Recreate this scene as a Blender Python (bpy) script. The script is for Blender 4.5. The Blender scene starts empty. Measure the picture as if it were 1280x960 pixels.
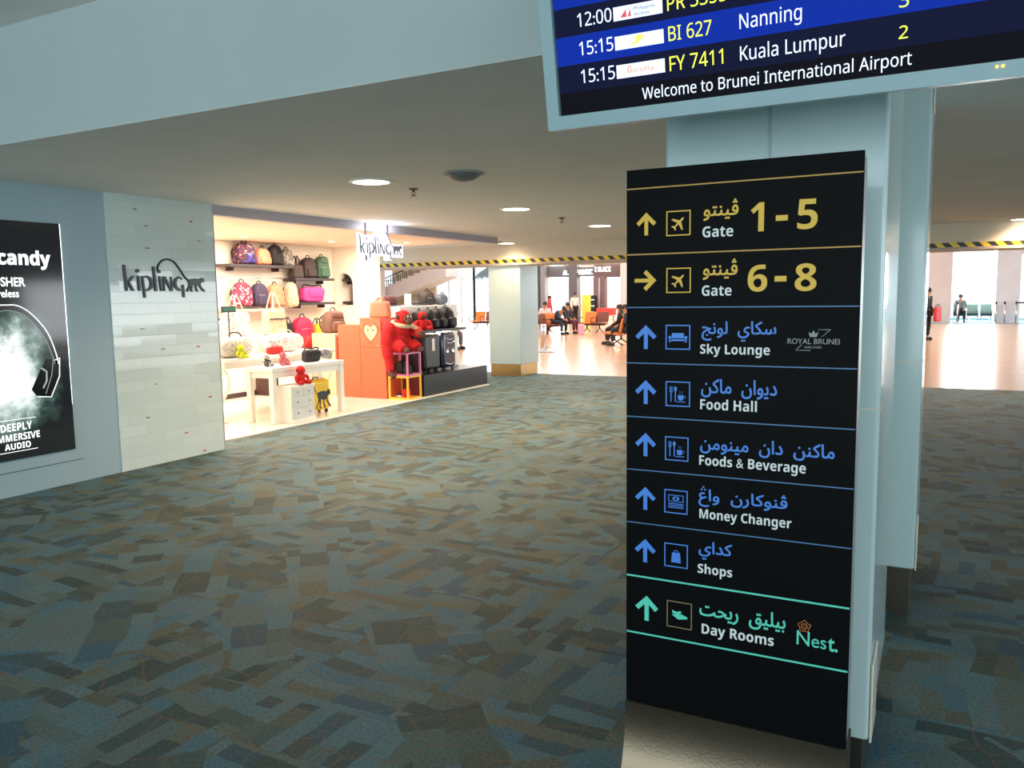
import bpy, bmesh, math, random
from mathutils import Vector, Matrix, Euler
from mathutils.geometry import tessellate_polygon
random.seed(7)
R = math.radians
scene = bpy.context.scene
col = scene.collection

# ------------------------------------------------------------------ camera
cd = bpy.data.cameras.new('camera'); cam = bpy.data.objects.new('camera', cd); col.objects.link(cam)
cd.sensor_fit = 'HORIZONTAL'; cd.sensor_width = 36.0; cd.lens = 36.0 * 1013.0 / 1280.0
cd.clip_start = 0.05; cd.clip_end = 300
yaw, pit, rol = R(-27.75), R(-6.27), R(-0.84)
fw = Vector((math.sin(yaw) * math.cos(pit), math.cos(yaw) * math.cos(pit), math.sin(pit)))
rt = Vector((math.cos(yaw), -math.sin(yaw), 0)); up = rt.cross(fw)
r2 = math.cos(rol) * rt + math.sin(rol) * up; u2 = -math.sin(rol) * rt + math.cos(rol) * up
mw = Matrix((r2, u2, -fw)).transposed().to_4x4(); mw.translation = Vector((0, 0, 1.6))
cam.matrix_world = mw
scene.camera = cam

# ------------------------------------------------------------------ world, exposure, large lights
scene.view_settings.view_transform = 'Standard'; scene.view_settings.look = 'None'
scene.view_settings.exposure = 0.46; scene.view_settings.gamma = 1.0
scene.view_settings.use_curve_mapping = False
scene.cycles.use_denoising = True
scene.cycles.max_bounces = 8; scene.cycles.diffuse_bounces = 4; scene.cycles.glossy_bounces = 4
scene.cycles.sample_clamp_indirect = 6.0
scene.cycles.caustics_reflective = False; scene.cycles.caustics_refractive = False
W = bpy.data.worlds.new('sky'); scene.world = W; W.use_nodes = True
bg = W.node_tree.nodes['Background']; bg.inputs[0].default_value = (0.80, 0.92, 1.0, 1); bg.inputs[1].default_value = 1.5


def area(name, loc, rot, sx, sy, watts, rgb):
    l = bpy.data.lights.new(name, 'AREA'); l.shape = 'RECTANGLE'; l.size = sx; l.size_y = sy
    l.energy = watts; l.color = rgb
    o = bpy.data.objects.new(name, l); col.objects.link(o); o.location = loc; o.rotation_euler = rot
    return o


area('lobby_daylight', (1.5, -7.6, 1.7), (R(90), 0, 0), 15, 2.8, 420, (0.80, 0.96, 1.0))
area('lobby_daylight', (12.9, -2.0, 1.6), (R(90), 0, R(90)), 9, 2.6, 430, (0.76, 0.93, 1.0))
area('shop_light', (-8.5, 8.3, 2.5), (0, 0, 0), 2.4, 3.6, 150, (1.0, 0.86, 0.72))
area('shop_light', (-8.3, 11.4, 2.5), (0, 0, 0), 1.8, 1.6, 75, (1.0, 0.86, 0.72))
area('hall_overhead_fill', (-13, 29, 5.3), (0, 0, 0), 24, 24, 2500, (1.0, 0.93, 0.86))  # added overhead fill for the far hall, below a closed ceiling
area('hall_window_daylight', (1.2, 46.5, 2.4), (R(-90), 0, 0), 4.5, 3.6, 1500, (0.95, 0.98, 1.0))
area('hall_window_daylight', (12.8, 27, 2.3), (R(90), 0, R(90)), 22, 4.0, 1500, (0.90, 0.96, 1.0))
area('hall_window_daylight', (-23.5, 47.5, 2.6), (R(-90), 0, 0), 10, 4, 1300, (0.95, 0.98, 1.0))


# ------------------------------------------------------------------ materials
def lin(c):
    c = c / 255.0
    return c / 12.92 if c <= 0.04045 else ((c + 0.055) / 1.055) ** 2.4


def L(rgb):
    return (lin(rgb[0]), lin(rgb[1]), lin(rgb[2]), 1)


MATS = {}


def mat(name, rgb, rough=0.5, metal=0.0, emit=0.0, emit_rgb=None, noise=None, bump=None, coat=0.0, spec=None):
    """noise = (scale, amount 0..1) value mottling; bump = (scale, strength)"""
    if name in MATS: return MATS[name]
    m = bpy.data.materials.new(name); m.use_nodes = True; MATS[name] = m
    nt = m.node_tree; b = nt.nodes['Principled BSDF']
    b.inputs['Base Color'].default_value = L(rgb); b.inputs['Roughness'].default_value = rough
    b.inputs['Metallic'].default_value = metal
    if coat: b.inputs['Coat Weight'].default_value = coat; b.inputs['Coat Roughness'].default_value = 0.08
    if emit:
        b.inputs['Emission Color'].default_value = L(emit_rgb or rgb); b.inputs['Emission Strength'].default_value = emit
    tc = nt.nodes.new('ShaderNodeTexCoord')
    if noise:
        n = nt.nodes.new('ShaderNodeTexNoise'); n.inputs['Scale'].default_value = noise[0]; n.inputs['Detail'].default_value = 4
        nt.links.new(tc.outputs['Object'], n.inputs['Vector'])
        cr = nt.nodes.new('ShaderNodeValToRGB')
        c = L(rgb); k = noise[1]
        cr.color_ramp.elements[0].position = 0.3; cr.color_ramp.elements[1].position = 0.7
        cr.color_ramp.elements[0].color = (c[0] * (1 - k), c[1] * (1 - k), c[2] * (1 - k), 1)
        cr.color_ramp.elements[1].color = (min(1, c[0] * (1 + k)), min(1, c[1] * (1 + k)), min(1, c[2] * (1 + k)), 1)
        nt.links.new(n.outputs['Fac'], cr.inputs['Fac']); nt.links.new(cr.outputs['Color'], b.inputs['Base Color'])
    if bump:
        n = nt.nodes.new('ShaderNodeTexNoise'); n.inputs['Scale'].default_value = bump[0]; n.inputs['Detail'].default_value = 3
        nt.links.new(tc.outputs['Object'], n.inputs['Vector'])
        bp = nt.nodes.new('ShaderNodeBump'); bp.inputs['Strength'].default_value = bump[1]; bp.inputs['Distance'].default_value = 0.02
        nt.links.new(n.outputs['Fac'], bp.inputs['Height']); nt.links.new(bp.outputs['Normal'], b.inputs['Normal'])
    if spec is not None: b.inputs['Specular IOR Level'].default_value = spec
    return m


def spots(name, stops, scale, rough=0.7, kind='voronoi'):
    """fabric print: cells of a few colours; stops = [(position, rgb), ...]"""
    if name in MATS: return MATS[name]
    m = bpy.data.materials.new(name); m.use_nodes = True; MATS[name] = m
    nt = m.node_tree; b = nt.nodes['Principled BSDF']; b.inputs['Roughness'].default_value = rough
    tc = nt.nodes.new('ShaderNodeTexCoord')
    if kind == 'voronoi':
        v = nt.nodes.new('ShaderNodeTexVoronoi'); v.inputs['Scale'].default_value = scale
        sp = nt.nodes.new('ShaderNodeSeparateColor'); nt.links.new(v.outputs['Color'], sp.inputs['Color']); out = sp.outputs['Red']
    else:
        v = nt.nodes.new('ShaderNodeTexNoise'); v.inputs['Scale'].default_value = scale; v.inputs['Detail'].default_value = 3
        out = v.outputs['Fac']
    nt.links.new(tc.outputs['Object'], v.inputs['Vector'])
    cr = nt.nodes.new('ShaderNodeValToRGB'); cr.color_ramp.interpolation = 'CONSTANT' if kind == 'voronoi' else 'LINEAR'
    els = cr.color_ramp.elements
    els[0].position, els[0].color = stops[0][0], L(stops[0][1]); els[1].position, els[1].color = stops[1][0], L(stops[1][1])
    for p, c in stops[2:]:
        e = els.new(p); e.color = L(c)
    nt.links.new(out, cr.inputs['Fac']); nt.links.new(cr.outputs['Color'], b.inputs['Base Color'])
    return m


def nmath(nt, op, a, b=None, c=None):
    n = nt.nodes.new('ShaderNodeMath'); n.operation = op
    for i, v in enumerate((a, b, c)):
        if v is None: continue
        if isinstance(v, (int, float)): n.inputs[i].default_value = v
        else: nt.links.new(v, n.inputs[i])
    return n.outputs[0]


def carpet_mat():
    """patchwork of narrow woven strips laid in blocks both ways, with thin rust veins"""
    m = bpy.data.materials.new('carpet'); m.use_nodes = True; nt = m.node_tree; b = nt.nodes['Principled BSDF']
    b.inputs['Roughness'].default_value = 0.72; b.inputs['Specular IOR Level'].default_value = 0.22
    tc = nt.nodes.new('ShaderNodeTexCoord')
    nz = nt.nodes.new('ShaderNodeTexNoise'); nz.inputs['Scale'].default_value = 2.2; nz.inputs['Detail'].default_value = 2
    nt.links.new(tc.outputs['Object'], nz.inputs['Vector'])
    wob = nt.nodes.new('ShaderNodeMix'); wob.data_type = 'VECTOR'; wob.inputs[0].default_value = 0.10
    nt.links.new(tc.outputs['Object'], wob.inputs[4]); nt.links.new(nz.outputs['Color'], wob.inputs[5])

    def strips(bw, bh, ang, off):
        mp = nt.nodes.new('ShaderNodeMapping'); mp.inputs['Rotation'].default_value = (0, 0, R(ang)); mp.inputs['Location'].default_value = (off, off * .37, 0)
        nt.links.new(wob.outputs[1], mp.inputs['Vector'])
        br = nt.nodes.new('ShaderNodeTexBrick'); br.inputs['Scale'].default_value = 1.0; br.offset = 0.37; br.offset_frequency = 3; br.squash = 0.6; br.squash_frequency = 4
        br.inputs['Brick Width'].default_value = bw; br.inputs['Row Height'].default_value = bh; br.inputs['Mortar Size'].default_value = 0.0
        br.inputs['Color1'].default_value = (0, 0, 0, 1); br.inputs['Color2'].default_value = (1, 1, 1, 1)
        nt.links.new(mp.outputs[0], br.inputs['Vector'])
        s_ = nt.nodes.new('ShaderNodeSeparateColor'); nt.links.new(br.outputs['Color'], s_.inputs['Color'])
        return s_.outputs['Red']

    def fmix(f, x, y):
        mx_ = nt.nodes.new('ShaderNodeMix'); mx_.data_type = 'FLOAT'
        nt.links.new(f, mx_.inputs[0]) if not isinstance(f, float) else setattr(mx_.inputs[0], 'default_value', f)
        nt.links.new(x, mx_.inputs[2]); nt.links.new(y, mx_.inputs[3]); return mx_.outputs[0]
    sel = nmath(nt, 'GREATER_THAN', strips(.44, .28, 0, 3.3), 0.5)
    v = fmix(sel, strips(.24, .07, 2, .7), strips(.22, .08, 92, 1.9))
    sel2 = nmath(nt, 'GREATER_THAN', strips(.42, .30, 45, 7.7), 0.72)
    v = fmix(sel2, v, strips(.24, .15, 47, 5.1))
    cr = nt.nodes.new('ShaderNodeValToRGB'); els = cr.color_ramp.elements
    cs = [(0.0, (54, 72, 72)), (0.15, (86, 103, 98)), (0.32, (98, 120, 122)), (0.48, (74, 110, 124)), (0.6, (89, 120, 127)), (0.74, (100, 104, 89)), (0.88, (69, 81, 74)), (1.0, (63, 97, 115))]
    els[0].position, els[0].color = cs[0][0], L(cs[0][1]); els[1].position, els[1].color = cs[-1][0], L(cs[-1][1])
    for p, q in cs[1:-1]:
        e = els.new(p); e.color = L(q)
    nt.links.new(v, cr.inputs['Fac'])
    vn = nt.nodes.new('ShaderNodeTexVoronoi'); vn.feature = 'DISTANCE_TO_EDGE'; vn.voronoi_dimensions = '2D'; vn.inputs['Scale'].default_value = 4.2
    nt.links.new(wob.outputs[1], vn.inputs['Vector'])
    line = nmath(nt, 'LESS_THAN', vn.outputs['Distance'], 0.02)
    mx = nt.nodes.new('ShaderNodeMix'); mx.data_type = 'RGBA'; mx.inputs[7].default_value = L((128, 98, 70))
    nt.links.new(nmath(nt, 'MULTIPLY', line, 0.38), mx.inputs[0]); nt.links.new(cr.outputs['Color'], mx.inputs[6])
    sp = nt.nodes.new('ShaderNodeTexNoise'); sp.inputs['Scale'].default_value = 70; sp.inputs['Detail'].default_value = 3
    nt.links.new(tc.outputs['Object'], sp.inputs['Vector'])
    hv = nt.nodes.new('ShaderNodeHueSaturation'); nt.links.new(mx.outputs[2], hv.inputs['Color'])
    nt.links.new(nmath(nt, 'MULTIPLY_ADD', sp.outputs['Fac'], 1.25, 0.34), hv.inputs['Value']); hv.inputs['Saturation'].default_value = 1.0
    nt.links.new(hv.outputs['Color'], b.inputs['Base Color'])
    bp = nt.nodes.new('ShaderNodeBump'); bp.inputs['Strength'].default_value = 0.3; bp.inputs['Distance'].default_value = 0.01
    nt.links.new(sp.outputs['Fac'], bp.inputs['Height']); nt.links.new(bp.outputs['Normal'], b.inputs['Normal'])
    return m


def brick_mat(name, c1, c2, mortar, bw, bh, rough, axis, msize=0.004, relief=0.4, coat=0.0, tilt=0.0):
    """tiles laid on a plane; axis 'YZ' for walls facing X, 'XY' for floors"""
    m = bpy.data.materials.new(name); m.use_nodes = True; nt = m.node_tree; b = nt.nodes['Principled BSDF']
    b.inputs['Roughness'].default_value = rough
    if coat: b.inputs['Coat Weight'].default_value = coat; b.inputs['Coat Roughness'].default_value = 0.03
    tc = nt.nodes.new('ShaderNodeTexCoord'); sx = nt.nodes.new('ShaderNodeSeparateXYZ'); cx = nt.nodes.new('ShaderNodeCombineXYZ')
    nt.links.new(tc.outputs['Object'], sx.inputs[0])
    pr = {'YZ': (1, 2), 'XY': (0, 1), 'XZ': (0, 2)}[axis]
    nt.links.new(sx.outputs[pr[0]], cx.inputs[0]); nt.links.new(sx.outputs[pr[1]], cx.inputs[1])
    br = nt.nodes.new('ShaderNodeTexBrick'); br.inputs['Scale'].default_value = 1.0
    br.inputs['Brick Width'].default_value = bw; br.inputs['Row Height'].default_value = bh; br.inputs['Mortar Size'].default_value = msize
    br.inputs['Mortar Smooth'].default_value = 0.2
    br.inputs['Color1'].default_value = L(c1); br.inputs['Color2'].default_value = L(c2); br.inputs['Mortar'].default_value = L(mortar)
    nt.links.new(cx.outputs[0], br.inputs['Vector']); nt.links.new(br.outputs['Color'], b.inputs['Base Color'])
    bp = nt.nodes.new('ShaderNodeBump'); bp.inputs['Strength'].default_value = relief; bp.inputs['Distance'].default_value = 0.004
    bp.invert = True
    nt.links.new(br.outputs['Fac'], bp.inputs['Height']); nt.links.new(bp.outputs['Normal'], b.inputs['Normal'])
    if tilt:        # every tile set very slightly out of true, so each mirrors something else
        rn = nt.nodes.new('ShaderNodeTexBrick')
        for k in ('Scale', 'Brick Width', 'Row Height'): rn.inputs[k].default_value = br.inputs[k].default_value
        rn.inputs['Mortar Size'].default_value = 0.0; rn.inputs['Color1'].default_value = (0, 0, 0, 1); rn.inputs['Color2'].default_value = (1, 1, 1, 1)
        nt.links.new(cx.outputs[0], rn.inputs['Vector'])
        wn = nt.nodes.new('ShaderNodeTexWhiteNoise'); wn.noise_dimensions = '1D'; nt.links.new(rn.outputs['Color'], wn.inputs['W'])
        sb = nt.nodes.new('ShaderNodeVectorMath'); sb.operation = 'SUBTRACT'; sb.inputs[1].default_value = (.5, .5, .5); nt.links.new(wn.outputs['Color'], sb.inputs[0])
        ml = nt.nodes.new('ShaderNodeVectorMath'); ml.operation = 'SCALE'; ml.inputs['Scale'].default_value = tilt; nt.links.new(sb.outputs[0], ml.inputs[0])
        ad = nt.nodes.new('ShaderNodeVectorMath'); ad.operation = 'ADD'; nt.links.new(bp.outputs['Normal'], ad.inputs[0]); nt.links.new(ml.outputs[0], ad.inputs[1])
        nm = nt.nodes.new('ShaderNodeVectorMath'); nm.operation = 'NORMALIZE'; nt.links.new(ad.outputs[0], nm.inputs[0])
        nt.links.new(nm.outputs[0], b.inputs['Normal']); nt.links.new(nm.outputs[0], b.inputs['Coat Normal'])
    return m


def hazard_mat():
    m = bpy.data.materials.new('hazard_stripes'); m.use_nodes = True; nt = m.node_tree; b = nt.nodes['Principled BSDF']
    b.inputs['Roughness'].default_value = 0.4
    tc = nt.nodes.new('ShaderNodeTexCoord'); s = nt.nodes.new('ShaderNodeSeparateXYZ'); nt.links.new(tc.outputs['Object'], s.inputs[0])
    t = nmath(nt, 'FRACT', nmath(nt, 'DIVIDE', nmath(nt, 'ADD', s.outputs[0], s.outputs[2]), 0.20))
    f = nmath(nt, 'GREATER_THAN', t, 0.5)
    mx = nt.nodes.new('ShaderNodeMix'); mx.data_type = 'RGBA'; mx.inputs[6].default_value = L((228, 196, 40)); mx.inputs[7].default_value = L((30, 24, 26))
    nt.links.new(f, mx.inputs[0]); nt.links.new(mx.outputs[2], b.inputs['Base Color'])
    return m


def poster_mat():
    """backlit print: black ground with a pale cloud of smoke behind the headphones (object space: x along the wall, z up)"""
    m = bpy.data.materials.new('poster_print'); m.use_nodes = True; nt = m.node_tree; b = nt.nodes['Principled BSDF']
    b.inputs['Roughness'].default_value = 0.08; b.inputs['Base Color'].default_value = L((14, 15, 17))
    tc = nt.nodes.new('ShaderNodeTexCoord'); mp = nt.nodes.new('ShaderNodeMapping')
    mp.inputs['Location'].default_value = (0.05 / .50, 0, -.99 / .62); mp.inputs['Scale'].default_value = (1 / .50, 0, 1 / .62)
    nt.links.new(tc.outputs['Object'], mp.inputs['Vector'])
    ln = nt.nodes.new('ShaderNodeVectorMath'); ln.operation = 'LENGTH'; nt.links.new(mp.outputs[0], ln.inputs[0])
    nz = nt.nodes.new('ShaderNodeTexNoise'); nz.inputs['Scale'].default_value = 5; nz.inputs['Detail'].default_value = 6; nz.inputs['Roughness'].default_value = 0.65
    nt.links.new(tc.outputs['Object'], nz.inputs['Vector'])
    d = nmath(nt, 'SUBTRACT', nmath(nt, 'ADD', ln.outputs['Value'], nmath(nt, 'MULTIPLY', nz.outputs['Fac'], 1.1)), 0.55)
    cr = nt.nodes.new('ShaderNodeValToRGB'); e = cr.color_ramp.elements
    e[0].position, e[0].color = 0.32, L((246, 250, 250)); e[1].position, e[1].color = 1.0, L((20, 23, 26))
    for p, c in ((0.48, (190, 205, 202)), (0.66, (96, 120, 112)), (0.84, (44, 62, 58))):
        q = e.new(p); q.color = L(c)
    nt.links.new(d, cr.inputs['Fac']); nt.links.new(cr.outputs['Color'], b.inputs['Emission Color']); b.inputs['Emission Strength'].default_value = 0.9
    return m


def glass_mat():
    m = bpy.data.materials.new('clear_glass'); m.use_nodes = True; nt = m.node_tree
    nt.nodes.remove(nt.nodes['Principled BSDF']); out = nt.nodes['Material Output']
    t = nt.nodes.new('ShaderNodeBsdfTransparent'); t.inputs[0].default_value = (0.93, 0.97, 0.97, 1)
    g = nt.nodes.new('ShaderNodeBsdfGlossy'); g.inputs['Roughness'].default_value = 0.02
    mx = nt.nodes.new('ShaderNodeMixShader'); mx.inputs[0].default_value = 0.08
    nt.links.new(t.outputs[0], mx.inputs[1]); nt.links.new(g.outputs[0], mx.inputs[2]); nt.links.new(mx.outputs[0], out.inputs[0])
    return m


M_carpet = carpet_mat()
M_hazard = hazard_mat()
M_glass = glass_mat()
M_tilefloor = brick_mat('hall_tile', (200, 164, 130), (194, 158, 126), (176, 146, 118), 0.6, 0.6, 0.2, 'XY', 0.003, relief=0.0)
M_walltile = brick_mat('wall_tile', (208, 222, 220), (200, 216, 214), (196, 210, 208), 0.40, 0.105, 0.12, 'YZ', 0.0025, coat=0.4, tilt=0.022)
M_shopfloor = mat('shop_floor', (232, 226, 214), 0.18, noise=(3, .04))
M_ceil = mat('ceiling_paint', (238, 233, 225), 0.9, noise=(2, .03))
M_bulk = mat('bulkhead_paint', (178, 190, 190), 0.85, noise=(2, .02))
M_bluewall = mat('blue_grey_panel', (150, 174, 184), 0.32, noise=(1.2, .03))
M_clad = mat('pillar_cladding', (178, 197, 197), 0.22, noise=(1.0, .02), coat=0.4)
M_joint = mat('panel_joint', (150, 166, 168), 0.5)
M_guard = mat('corner_guard', (206, 200, 182), 0.25, noise=(4, .05))
M_steel = mat('brushed_steel', (100, 90, 76), 0.30, 1.0, noise=(6, .08), bump=(120, .03))
M_kick = mat('dark_steel_kick', (120, 112, 100), 0.28, 1.0, noise=(5, .06))
M_kick2 = mat('bronze_steel_kick', (190, 160, 110), 0.3, 1.0, noise=(5, .06))
M_white = mat('white_paint', (236, 232, 224), 0.4, noise=(3, .02))
M_whitegloss = mat('white_lacquer', (238, 236, 230), 0.18, noise=(3, .02))
M_shopwall = mat('shop_wall_paint', (244, 232, 214), 0.6, noise=(2, .02))
M_beige = mat('beige_wall', (208, 194, 174), 0.8, noise=(2, .03))
M_lav = mat('lavender_fascia', (170, 164, 176), 0.4, noise=(3, .03))
M_black = mat('black_lacquer', (22, 22, 24), 0.35, noise=(8, .15))
M_dkshelf = mat('dark_shelf', (58, 46, 48), 0.35, noise=(6, .1))
M_coral = mat('coral_lacquer', (236, 104, 72), 0.35, noise=(3, .03))
M_signblack = mat('sign_black', (9, 10, 11), 0.45, noise=(3, .08), spec=0.04)
M_gold = mat('sign_gold', (208, 166, 46), 0.5, noise=(30, .03))
M_goldline = mat('sign_gold_line', (170, 130, 52), 0.5, noise=(30, .03))
M_blue = mat('sign_blue', (58, 120, 206), 0.5, noise=(30, .03))
M_blueline = mat('sign_blue_line', (58, 104, 150), 0.5, noise=(30, .03))
M_teal = mat('sign_teal', (82, 196, 172), 0.5, noise=(30, .03))
M_signwhite = mat('sign_white', (206, 210, 210), 0.5, noise=(30, .02))
M_signgrey = mat('sign_grey', (128, 130, 130), 0.5, noise=(30, .03))
M_bronze = mat('sign_bronze', (112, 98, 66), 0.5, noise=(30, .03))
M_copper = mat('sign_copper', (178, 104, 48), 0.5, noise=(30, .03))
M_fidsframe = mat('display_frame_grey', (122, 150, 156), 0.4, noise=(4, .03))


# ------------------------------------------------------------------ mesh builder
class MB:
    def __init__(s):
        s.bm = bmesh.new(); s.mats = []; s.M = Matrix.Identity(4)

    def mi(s, m):
        if m not in s.mats: s.mats.append(m)
        return s.mats.index(m)

    def _fin(s, faces, m, smooth):
        i = s.mi(m)
        for f in faces: f.material_index = i; f.smooth = smooth

    def v(s, p):
        return s.bm.verts.new(s.M @ Vector(p))

    def box(s, lo, hi, m, bevel=0.0, seg=2):
        x0, y0, z0 = lo; x1, y1, z1 = hi
        P = [s.v(p) for p in ((x0, y0, z0), (x1, y0, z0), (x1, y1, z0), (x0, y1, z0), (x0, y0, z1), (x1, y0, z1), (x1, y1, z1), (x0, y1, z1))]
        F = [s.bm.faces.new([P[i] for i in q]) for q in ((3, 2, 1, 0), (4, 5, 6, 7), (0, 1, 5, 4), (1, 2, 6, 5), (2, 3, 7, 6), (3, 0, 4, 7))]
        s._fin(F, m, False)
        if bevel > 0:
            ed = set(e for f in F for e in f.edges)
            g = bmesh.ops.bevel(s.bm, geom=list(ed), offset=bevel, segments=seg, affect='EDGES', profile=0.5)
            s._fin(g['faces'], m, seg > 1)
        return s

    def poly(s, pts, y0, y1, m):
        """closed outline in the XZ plane, extruded from y0 (front) to y1"""
        a = [s.v((p[0], y0, p[1])) for p in pts]; b = [s.v((p[0], y1, p[1])) for p in pts]
        F = [s.bm.faces.new(a), s.bm.faces.new(b[::-1])]
        n = len(pts)
        for i in range(n): F.append(s.bm.faces.new((a[i], b[i], b[(i + 1) % n], a[(i + 1) % n])))
        s._fin(F, m, False); return s

    def polyX(s, pts, x0, x1, m, smooth=False):
        """closed outline of (y, z) points extruded along X"""
        a = [s.v((x0, p[0], p[1])) for p in pts]; b = [s.v((x1, p[0], p[1])) for p in pts]
        F = [s.bm.faces.new(a), s.bm.faces.new(b[::-1])]; n = len(pts)
        for i in range(n): F.append(s.bm.faces.new((a[i], b[i], b[(i + 1) % n], a[(i + 1) % n])))
        s._fin(F[:2], m, False); s._fin(F[2:], m, smooth); return s

    def lathe(s, prof, m, c=(0, 0, 0), seg=24, smooth=True, caps=True):
        """profile of (r, z) turned about the vertical through c"""
        rings = []
        for r, z in prof:
            if r < 1e-6: rings.append([s.v((c[0], c[1], c[2] + z))])
            else: rings.append([s.v((c[0] + r * math.cos(2 * math.pi * k / seg), c[1] + r * math.sin(2 * math.pi * k / seg), c[2] + z)) for k in range(seg)])
        F = []
        for A, B in zip(rings, rings[1:]):
            for k in range(seg):
                k2 = (k + 1) % seg
                if len(A) == 1 and len(B) == 1: continue
                if len(A) == 1: F.append(s.bm.faces.new((A[0], B[k2], B[k])))
                elif len(B) == 1: F.append(s.bm.faces.new((A[k], A[k2], B[0])))
                else: F.append(s.bm.faces.new((A[k], A[k2], B[k2], B[k])))
        for ring, fl in ((rings[0], True), (rings[-1], False)):
            if caps and len(ring) > 1: F.append(s.bm.faces.new(ring[::-1] if fl else ring))
        s._fin(F, m, smooth); return s

    def tube(s, pts, r, m, seg=8, smooth=True, closed=False):
        pts = [Vector(p) for p in pts]; n = len(pts); rs = r if isinstance(r, (list, tuple)) else [r] * n
        rings = []; prev = None
        for i, p in enumerate(pts):
            a = pts[i - 1] if (i or closed) else p; b = pts[(i + 1) % n] if (i < n - 1 or closed) else p
            t = (b - a).normalized() if (b - a).length > 1e-9 else Vector((0, 0, 1))
            if prev is None:
                x = t.orthogonal().normalized()
            else:
                x = (prev - t * prev.dot(t))
                x = x.normalized() if x.length > 1e-6 else t.orthogonal().normalized()
            prev = x; y = t.cross(x)
            rings.append([s.v(p + rs[i] * (math.cos(2 * math.pi * k / seg) * x + math.sin(2 * math.pi * k / seg) * y)) for k in range(seg)])
        F = []
        pairs = list(zip(rings, rings[1:]))
        if closed: pairs.append((rings[-1], rings[0]))
        for A, B in pairs:
            for k in range(seg): F.append(s.bm.faces.new((A[k], A[(k + 1) % seg], B[(k + 1) % seg], B[k])))
        if not closed:
            F.append(s.bm.faces.new(rings[0][::-1])); F.append(s.bm.faces.new(rings[-1]))
        s._fin(F, m, smooth); return s

    def pillow(s, c, size, m, e1=0.5, e2=0.5, taper=0.0, nu=24, nv=14, e1top=None, lean=0.0):
        """superellipsoid: e small = boxy, 1 = round; taper narrows the top; c is the centre of its base"""
        W_, D_, H_ = size[0] / 2, size[1] / 2, size[2] / 2
        f = lambda w, e: math.copysign(abs(w) ** e, w)
        rings = []
        for j in range(nv + 1):
            a = -math.pi / 2 + math.pi * j / nv
            ee = e1top if (e1top and a > 0) else e1
            cz = f(math.cos(a), ee) if 0 < j < nv else 0; sz = f(math.sin(a), ee)
            k = 1 - taper * (sz + 1) / 2
            if j in (0, nv):
                rings.append([s.v((c[0], c[1] + lean * (sz + 1) / 2, c[2] + H_ + H_ * sz))])
            else:
                rings.append([s.v((c[0] + W_ * k * cz * f(math.cos(2 * math.pi * i / nu), e2), c[1] + lean * (sz + 1) / 2 + D_ * k * cz * f(math.sin(2 * math.pi * i / nu), e2), c[2] + H_ + H_ * sz)) for i in range(nu)])
        F = []
        for A, B in zip(rings, rings[1:]):
            for i in range(nu):
                i2 = (i + 1) % nu
                if len(A) == 1: F.append(s.bm.faces.new((A[0], B[i2], B[i])))
                elif len(B) == 1: F.append(s.bm.faces.new((A[i], A[i2], B[0])))
                else: F.append(s.bm.faces.new((A[i], A[i2], B[i2], B[i])))
        s._fin(F, m, True); return s

    def ball(s, c, r, m, nu=16, nv=10):
        rr = r if isinstance(r, (tuple, list)) else (r, r, r)
        return s.pillow((c[0], c[1], c[2] - rr[2]), (2 * rr[0], 2 * rr[1], 2 * rr[2]), m, 1, 1, 0, nu, nv)

    def text(s, body, x0, x1, z0, z1, y, m, bold=0.0, depth=0.0012, each=False, slant=0.0):
        """lettering fitted into the box x0..x1, z0..z1 of the XZ plane, read from -Y"""
        def outline(t):
            c = bpy.data.curves.new('lettering', 'FONT'); c.body = t; c.offset = bold; c.resolution_u = 4; c.shear = slant
            o = bpy.data.objects.new('lettering', c); col.objects.link(o)
            dg = bpy.context.evaluated_depsgraph_get(); ev = o.evaluated_get(dg); me = ev.to_mesh()
            r = [v.co.copy() for v in me.vertices], [list(p.vertices) for p in me.polygons]
            ev.to_mesh_clear(); bpy.data.objects.remove(o); bpy.data.curves.remove(c); return r
        def strokes(t):     # every closed contour of a letter filled by itself, less the counters inside it
            c = bpy.data.curves.new('lettering', 'FONT'); c.body = t; c.offset = bold; c.resolution_u = 4; c.fill_mode = 'NONE'
            o = bpy.data.objects.new('lettering', c); col.objects.link(o)
            dg = bpy.context.evaluated_depsgraph_get(); ev = o.evaluated_get(dg); me = ev.to_mesh()
            P = [v.co.copy() for v in me.vertices]; nb = {}
            for e in me.edges:
                a, b_ = e.vertices; nb.setdefault(a, []).append(b_); nb.setdefault(b_, []).append(a)
            # edges keep the contour's own direction
            nx = {e.vertices[0]: e.vertices[1] for e in me.edges}
            ev.to_mesh_clear(); bpy.data.objects.remove(o); bpy.data.curves.remove(c)
            loops, seen = [], set()
            for st in nb:
                if st in seen: continue
                lp, q = [], st
                while q is not None and q not in seen:
                    seen.add(q); lp.append(q)
                    q = nx.get(q) if nx.get(q) not in seen else next((k for k in nb[q] if k not in seen), None)
                if len(lp) > 2: loops.append(lp)
            ar = lambda lp: sum(P[lp[i - 1]].x * P[lp[i]].y - P[lp[i]].x * P[lp[i - 1]].y for i in range(len(lp))) / 2

            def inside(p, lp):
                r = False
                for i in range(len(lp)):
                    a, b_ = P[lp[i - 1]], P[lp[i]]
                    if (a.y > p.y) != (b_.y > p.y) and p.x < (b_.x - a.x) * (p.y - a.y) / (b_.y - a.y) + a.x: r = not r
                return r
            A = [ar(lp) for lp in loops]
            if not A: return [], []
            sg = 1 if A[max(range(len(A)), key=lambda i: abs(A[i]))] > 0 else -1
            vs_, fs_ = [], []
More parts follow.
